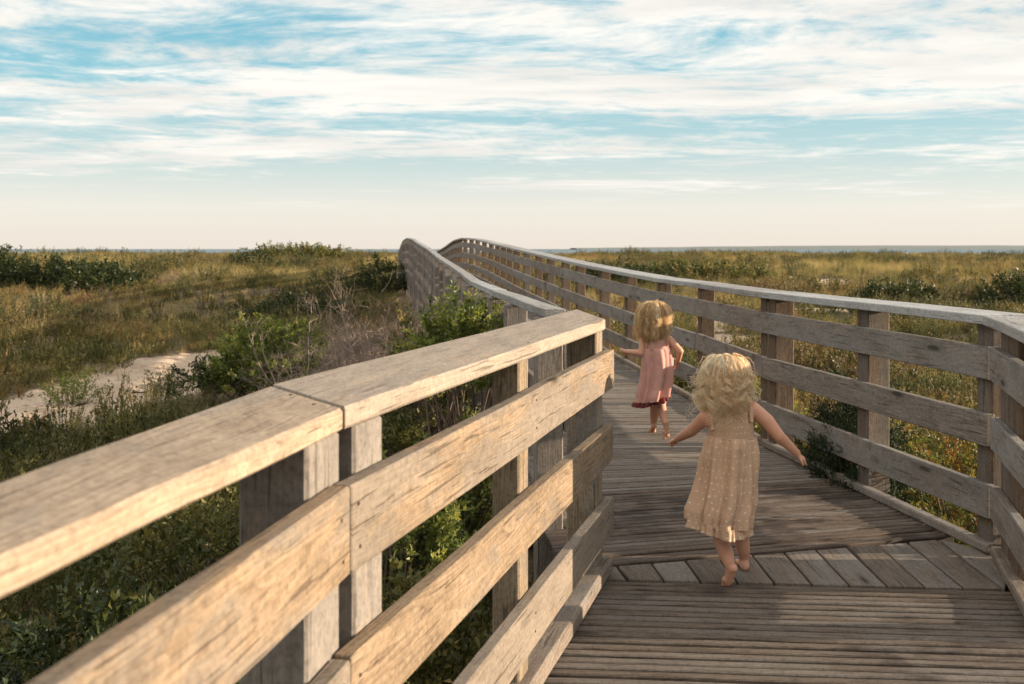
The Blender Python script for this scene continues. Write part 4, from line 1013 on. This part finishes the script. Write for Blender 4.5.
def hair(name, c, r, mat, parent, nlock, per, zend, curl, seed, wind=(0, 0), flare=.35, tube=.0032, wisps=.1, pitch=.05, width=1.0, lock_r=.011, zvar=.028):
    """locks: each a bundle of strands that follow one curling guide from the crown down the back"""
    rg = np.random.default_rng(seed); c = np.array(c, float); paths = []; rad = []; tones = []; kp = 40; s = np.linspace(0, 1, kp)
    for k in range(nlock):
        az = rg.uniform(0, 2 * math.pi); front = math.sin(az); cr = rg.normal(0, 1, 3) * np.array([.013, .013, .004])          # +Y is the way the child faces
        if front > .38 and rg.uniform() < .93: continue
        layer = rg.uniform(1.02, 1.20); th0 = rg.uniform(.02, .75); th1 = math.pi * rg.uniform(.42, .56)
        if rg.uniform() < .25: th0 = rg.uniform(.6, 1.2)
        ze = zend + rg.normal(0, zvar) + (rg.uniform(.03, .09) if rg.uniform() < .35 else 0) + (.05 if front > .3 else 0)
        wisp = rg.uniform() < wisps; out = np.array([math.cos(az), math.sin(az), 0]); tang = np.array([-out[1], out[0], 0])
        f1 = .40; th = np.where(s < f1, th0 + (th1 - th0) * (s / f1), th1); fall = np.clip((s - f1) / (1 - f1), 0, 1)
        R_ = r * layer; p = c + out[None] * (R_ * np.sin(th))[:, None] * np.array([width, 1, 1]) + np.array([0, 0, 1.])[None] * (R_ * np.cos(th))[:, None]
        zdrop = c[2] + R_ * math.cos(th1) - ze; p += cr[None] * (1 - s * .5)[:, None]
        p[:, 2] -= fall ** 1.05 * zdrop
        fl = flare * rg.uniform(-.2, 1.0) * r
        p += out[None] * (fl * np.sin(fall * 2.4))[:, None] + np.array([wind[0], wind[1], 0])[None] * (fall ** 1.5 * rg.uniform(.2, 1.3))[:, None]
        # the hair gathers towards the neck and lies against the back
        p[:, :2] += (c[:2] - p[:, :2]) * (.22 * fall ** 1.5)[:, None] * np.array([1, .55])
        if wisp: p += (np.array([wind[0] * 2.2 + rg.normal(0, .012), rg.normal(0, .015), rg.uniform(.0, .05)]))[None] * (fall ** 1.2)[:, None]
        env = np.clip((s - .16) * 1.8, 0, 1); ph0 = rg.uniform(0, 6.28); hand_ = rg.choice([-1, 1]); pk = pitch * rg.uniform(.75, 1.35)
        am = curl * rg.uniform(.6, 1.4) * env; tt = s * (r * 1.5 + zdrop) / pk * 2 * math.pi + ph0
        guide = p + tang[None] * (am * np.cos(tt))[:, None] + out[None] * (am * .9 * hand_ * np.sin(tt))[:, None]
        tl = np.clip(rg.normal(.48, .36), 0, 1); m_ = per if not wisp else max(2, per // 4)
        for q in range(m_):
            a = rg.uniform(0, 6.28); rr_ = math.sqrt(rg.uniform(0, 1)) * lock_r * rg.uniform(.7, 1.3); prof = .80 + .55 * np.sin(np.clip(s * 1.25, 0, 1) * math.pi) - .45 * s ** 3
            o_ = tang[None] * (math.cos(a) * rr_ * prof)[:, None] + (out * math.sin(a) * rr_)[None] * prof[:, None] + np.array([0, 0, 1.])[None] * (rg.normal(0, .004) * env)[:, None]
            sh = int(rg.integers(-2, 3)); g = np.roll(guide, 0, 0) + o_ + np.cumsum(rg.normal(0, .0010, (kp, 3)), 0) * (1 + (rg.uniform() < .12) * 2.2)
            e = int(rg.integers(kp - 7, kp + 1)); g = g[:e]; w = tube * rg.uniform(.55, 1.1) * (.5 if wisp else 1)
            paths.append(g); rad.append(w * (1 - .7 * (np.arange(e) / (kp - 1)) ** 2)); tones.append(np.clip(tl + rg.normal(0, .10), 0, 1))
    v, f, t_ = tube_arrays(paths, rad, 4, tones); me = arr_mesh(name, [(v, f, t_)]); shade_smooth(me)
    return link_mesh(name, me, mat, parent, False)
def eyes(root, pos):
    for p in pos:
        bm = bmesh.new(); bmesh.ops.create_uvsphere(bm, u_segments=12, v_segments=8, radius=.0105); me = bpy.data.meshes.new('eye'); bm.to_mesh(me); bm.free(); shade_smooth(me)
        o = link_mesh('eye', me, M_EYE, root, False); o.location = p
def strap(root, pts, mat, r=.006):
    P = catmull(pts, None, 8); v, f, t_ = tube_arrays([P], [np.full(len(P), r)], 8); me = arr_mesh('strap', [(v, f, t_)]); shade_smooth(me); link_mesh('strap', me, mat, root, False)

# ------------------------------------------------------------------ the nearer girl, stepping away with both arms out
XA, YA = .869, 4.05
ga = empty('person', (XA, YA, 0), 'nearer small barefoot girl with curly blonde hair and a tan dotted dress, arms out', 'girl', 'girls running on the boardwalk')
sk = 4.07e-3
def pa(px, py, y=0.0):   # local point from its place in the frame and its depth offset
    Y = YA + y; return np.array([(px - 512) * Y / F - XA, y, ZC - (py - 249) * Y / F])
hc = pa(727, 378, .02); hd, ey = head(hc, (0.0, .12, 1), (.12, 1, -.12), .083)
sl, sr = pa(706, 417, .01), pa(753, 409, .0)
neck = (sl + sr) / 2 + np.array([0, .01, .03])
pel = pa(727, 484, .0); kl, al = pa(722, 541, .03), pa(730, 566.5, -.06); kr, ar = pa(741, 537, .12), pa(744, 559, .15)
caps = list(hd) + [(hc - np.array([0, .0, .05]), neck, .034, .036)]
caps += [(sl + np.array([.02, 0, -.012]), sr + np.array([-.02, 0, -.012]), .036, .036), (neck - np.array([0, 0, .055]), pa(730, 448, 0), .066, .062, ((0, 1, 0), .82)), (pa(730, 445), pel, .064, .074, ((0, 1, 0), .88))]
hl, hr = pel + np.array([-.04, 0, -.02]), pel + np.array([.04, .01, -.02])
caps += chain([hl, kl, kl * .45 + al * .55 + np.array([0, -.004, 0]), al], [.056, .035, .031, .0205]) + chain([hr, kr, kr * .45 + ar * .55 + np.array([0, -.006, 0]), ar], [.056, .035, .030, .0205])
caps += foot(al, None, (-.10, -.05 + .42, -.92) if False else (-.16, .50, -.85), (0.05, -.86, -.50), .118, .95)
caps += foot(ar, None, (.05, 1, -.05), (0, -.05, -1), .118, .95)
el, wl = pa(691, 431, .10), pa(678, 438.5, .22)
caps += chain([sl, el, wl], [.030, .0245, .0165]) + hand(wl, el, (0, .3, -1), .92, .45, .4, 1)
er, wr = pa(779, 436, -.01), pa(797, 453.5, .03)
caps += chain([sr, (sr + er) / 2 + np.array([.004, 0, .006]), er, wr], [.031, .030, .0245, .016]) + hand(wr, er, (-.3, .4, -1), .92, .55, .4, -1, straight=(0,))
body = link_mesh('body', body_mesh('body', caps), M_SKIN, ga, False)
eyes(ga, ey)
K = [(pa(0, 410)[2], .018, .005, .076, .060, .002, 0), (pa(0, 425)[2], .021, .003, .087, .070, .002, 0), (pa(0, 431)[2], .022, .003, .089, .072, .002, 0), (pa(0, 437)[2], .022, .002, .091, .074, .003, 0)]
bod = garment('dress_bodice', K, M_DRESSA, ga, nring=22, folds=((5, .5), (8, .4)), seed=1, crinkle=.0022)
K = [(pa(0, 435.5)[2], .022, .002, .092, .076, .005, 0), (pa(0, 445)[2], .018, 0, .096, .082, .011, .1), (pa(0, 470)[2], .007, -.004, .105, .092, .014, .3), (pa(0, 495)[2], -.008, -.012, .111, .100, .018, .6), (pa(0, 508)[2], -.026, -.02, .112, .104, .020, .9), (pa(0, 519)[2], -.034, -.024, .110, .104, .022, 1.0)]
skirt = garment('dress_skirt', K, M_DRESSA, ga, seed=2, tilt=(-.018, .012), folds=((5, .55), (9, .5), (16, .4), (27, .22)))
K = [(pa(0, 516.5)[2], -.036, -.024, .110, .104, .022, 1.0), (pa(0, 521)[2], -.036, -.025, .113, .107, .024, 1.0), (pa(0, 527)[2], -.038, -.027, .117, .111, .026, 1.1)]
garment('dress_ruffle', K, M_DRESSA, ga, seed=3, nring=10, nseg=260, folds=((5, .45), (9, .35), (34, .14), (23, .14)), tilt=(-.018, .012))
for p0, s_ in ((sl, -1), (sr, 1)):
    q = p0 + np.array([-s_ * .018, 0, .0])
    strap(ga, [q + np.array([0, -.050, -.045]), q + np.array([0, -.034, -.005]), q + np.array([0, 0, .030]), q + np.array([0, .034, -.005]), q + np.array([0, .050, -.045])], M_DRESSA, .008)
hair('hair', hc + np.array([0, 0, .004]), .079, M_HAIRA, ga, 240, 18, pa(0, 417)[2], .0165, 5, wind=(-.030, 0), flare=.42, tube=.00095, wisps=.40, pitch=.064, width=.98, lock_r=.0056, zvar=.036)

# ------------------------------------------------------------------ the girl further along in the coral dress
XB, YB = 1.028, 7.15
gb = empty('person', (XB, YB, 0), 'further small girl with straight blonde hair running barefoot in a coral pink dress', 'girl', 'girls running on the boardwalk')
def pb(px, py, y=0.0):
    Y = YB + y; return np.array([(px - 512) * Y / F - XB, y, ZC - (py - 249) * Y / F])
hc = pb(654, 314.5, .02); hd, ey = head(hc, (-.05, .1, 1), (-.1, 1, -.15), .085)
sl, sr = pb(643.5, 340.5, 0), pb(669, 339.5, 0); neck = (sl + sr) / 2 + np.array([0, .01, .03])
pel = pb(657, 376); kl, al = pb(655, 404, .10), pb(653.5, 424.5, .17); kr, ar = pb(660.5, 405, .02), pb(665.5, 424, -.10)
caps = list(hd) + [(hc - np.array([0, 0, .05]), neck, .035, .037)]
caps += [(sl + np.array([.02, 0, -.012]), sr + np.array([-.02, 0, -.012]), .036, .036), (neck - np.array([0, 0, .055]), pb(656, 357), .067, .063, ((0, 1, 0), .82)), (pb(656, 356), pel, .065, .075, ((0, 1, 0), .88))]
hl, hr = pel + np.array([-.04, 0, -.02]), pel + np.array([.04, .0, -.02])
caps += chain([hl, kl, kl * .45 + al * .55 - np.array([0, .005, 0]), al], [.058, .037, .032, .021]) + chain([hr, kr, kr * .45 + ar * .55 - np.array([0, .005, 0]), ar], [.058, .037, .032, .021])
caps += foot(al, None, (-.05, .80, -.60), (-.05, -.60, -.80), .122, 1.0) + foot(ar, None, (.05, .12, -.99), (0, -.99, -.12), .122, 1.0)
el, wl = pb(641.5, 353, -.02), pb(626.5, 351.5, .07)
caps += chain([sl, el, wl], [.030, .025, .017]) + hand(wl, el, (0, 1, .2), 1.0, .55, .35, 1)
er, wr = pb(680, 351, -.03), pb(677.5, 363.5, .09)
caps += chain([sr, er, wr], [.031, .0255, .017]) + hand(wr, er, (-1, .1, 0), 1.0, .6, .3, 1)
link_mesh('body', body_mesh('body', caps), M_SKIN, gb, False); eyes(gb, ey)
K = [(pb(0, 339)[2], .006, .004, .086, .062, .002, 0), (pb(0, 344)[2], .010, .002, .092, .072, .002, 0), (pb(0, 349)[2], .013, .0, .096, .075, .003, 0)]
garment('dress_bodice', K, M_DRESSB, gb, nring=18, folds=((5, .5), (8, .4)), seed=11, crinkle=.0015)
K = [(pb(0, 348)[2], .013, .0, .097, .076, .006, 0), (pb(0, 355)[2], .016, 0, .103, .086, .012, .1), (pb(0, 368)[2], .018, -.002, .106, .092, .016, .3), (pb(0, 383)[2], .004, -.006, .105, .096, .021, .6), (pb(0, 390)[2], -.014, -.010, .103, .098, .025, .9), (pb(0, 398)[2], -.026, -.012, .104, .100, .026, 1.0)]
garment('dress_skirt', K, M_DRESSB, gb, seed=12, tilt=(.030, .012), folds=((5, .6), (8, .5), (14, .25)))
K = [(pb(0, 397)[2], -.026, -.012, .103, .099, .026, 1.0), (pb(0, 399)[2], -.028, -.012, .107, .102, .028, 1.0), (pb(0, 402)[2], -.031, -.012, .112, .106, .032, 1.0)]
garment('dress_ruffle', K, M_RUFFB, gb, seed=13, nring=10, nseg=240, folds=((6, .4), (31, .42), (19, .3)), tilt=(.030, .012))
for p0, s_ in ((sl, -1), (sr, 1)):
    q = p0 + np.array([-s_ * .018, 0, .0])
    strap(gb, [q + np.array([0, -.050, -.045]), q + np.array([0, -.034, -.005]), q + np.array([0, 0, .030]), q + np.array([0, .034, -.005]), q + np.array([0, .050, -.045])], M_DRESSB, .008)
hair('hair', hc, .082, M_HAIRB, gb, 200, 30, pb(0, 341)[2], .0060, 6, wind=(-.020, 0), flare=.36, tube=.0013, wisps=.2, pitch=.095, width=1.05, lock_r=.010)
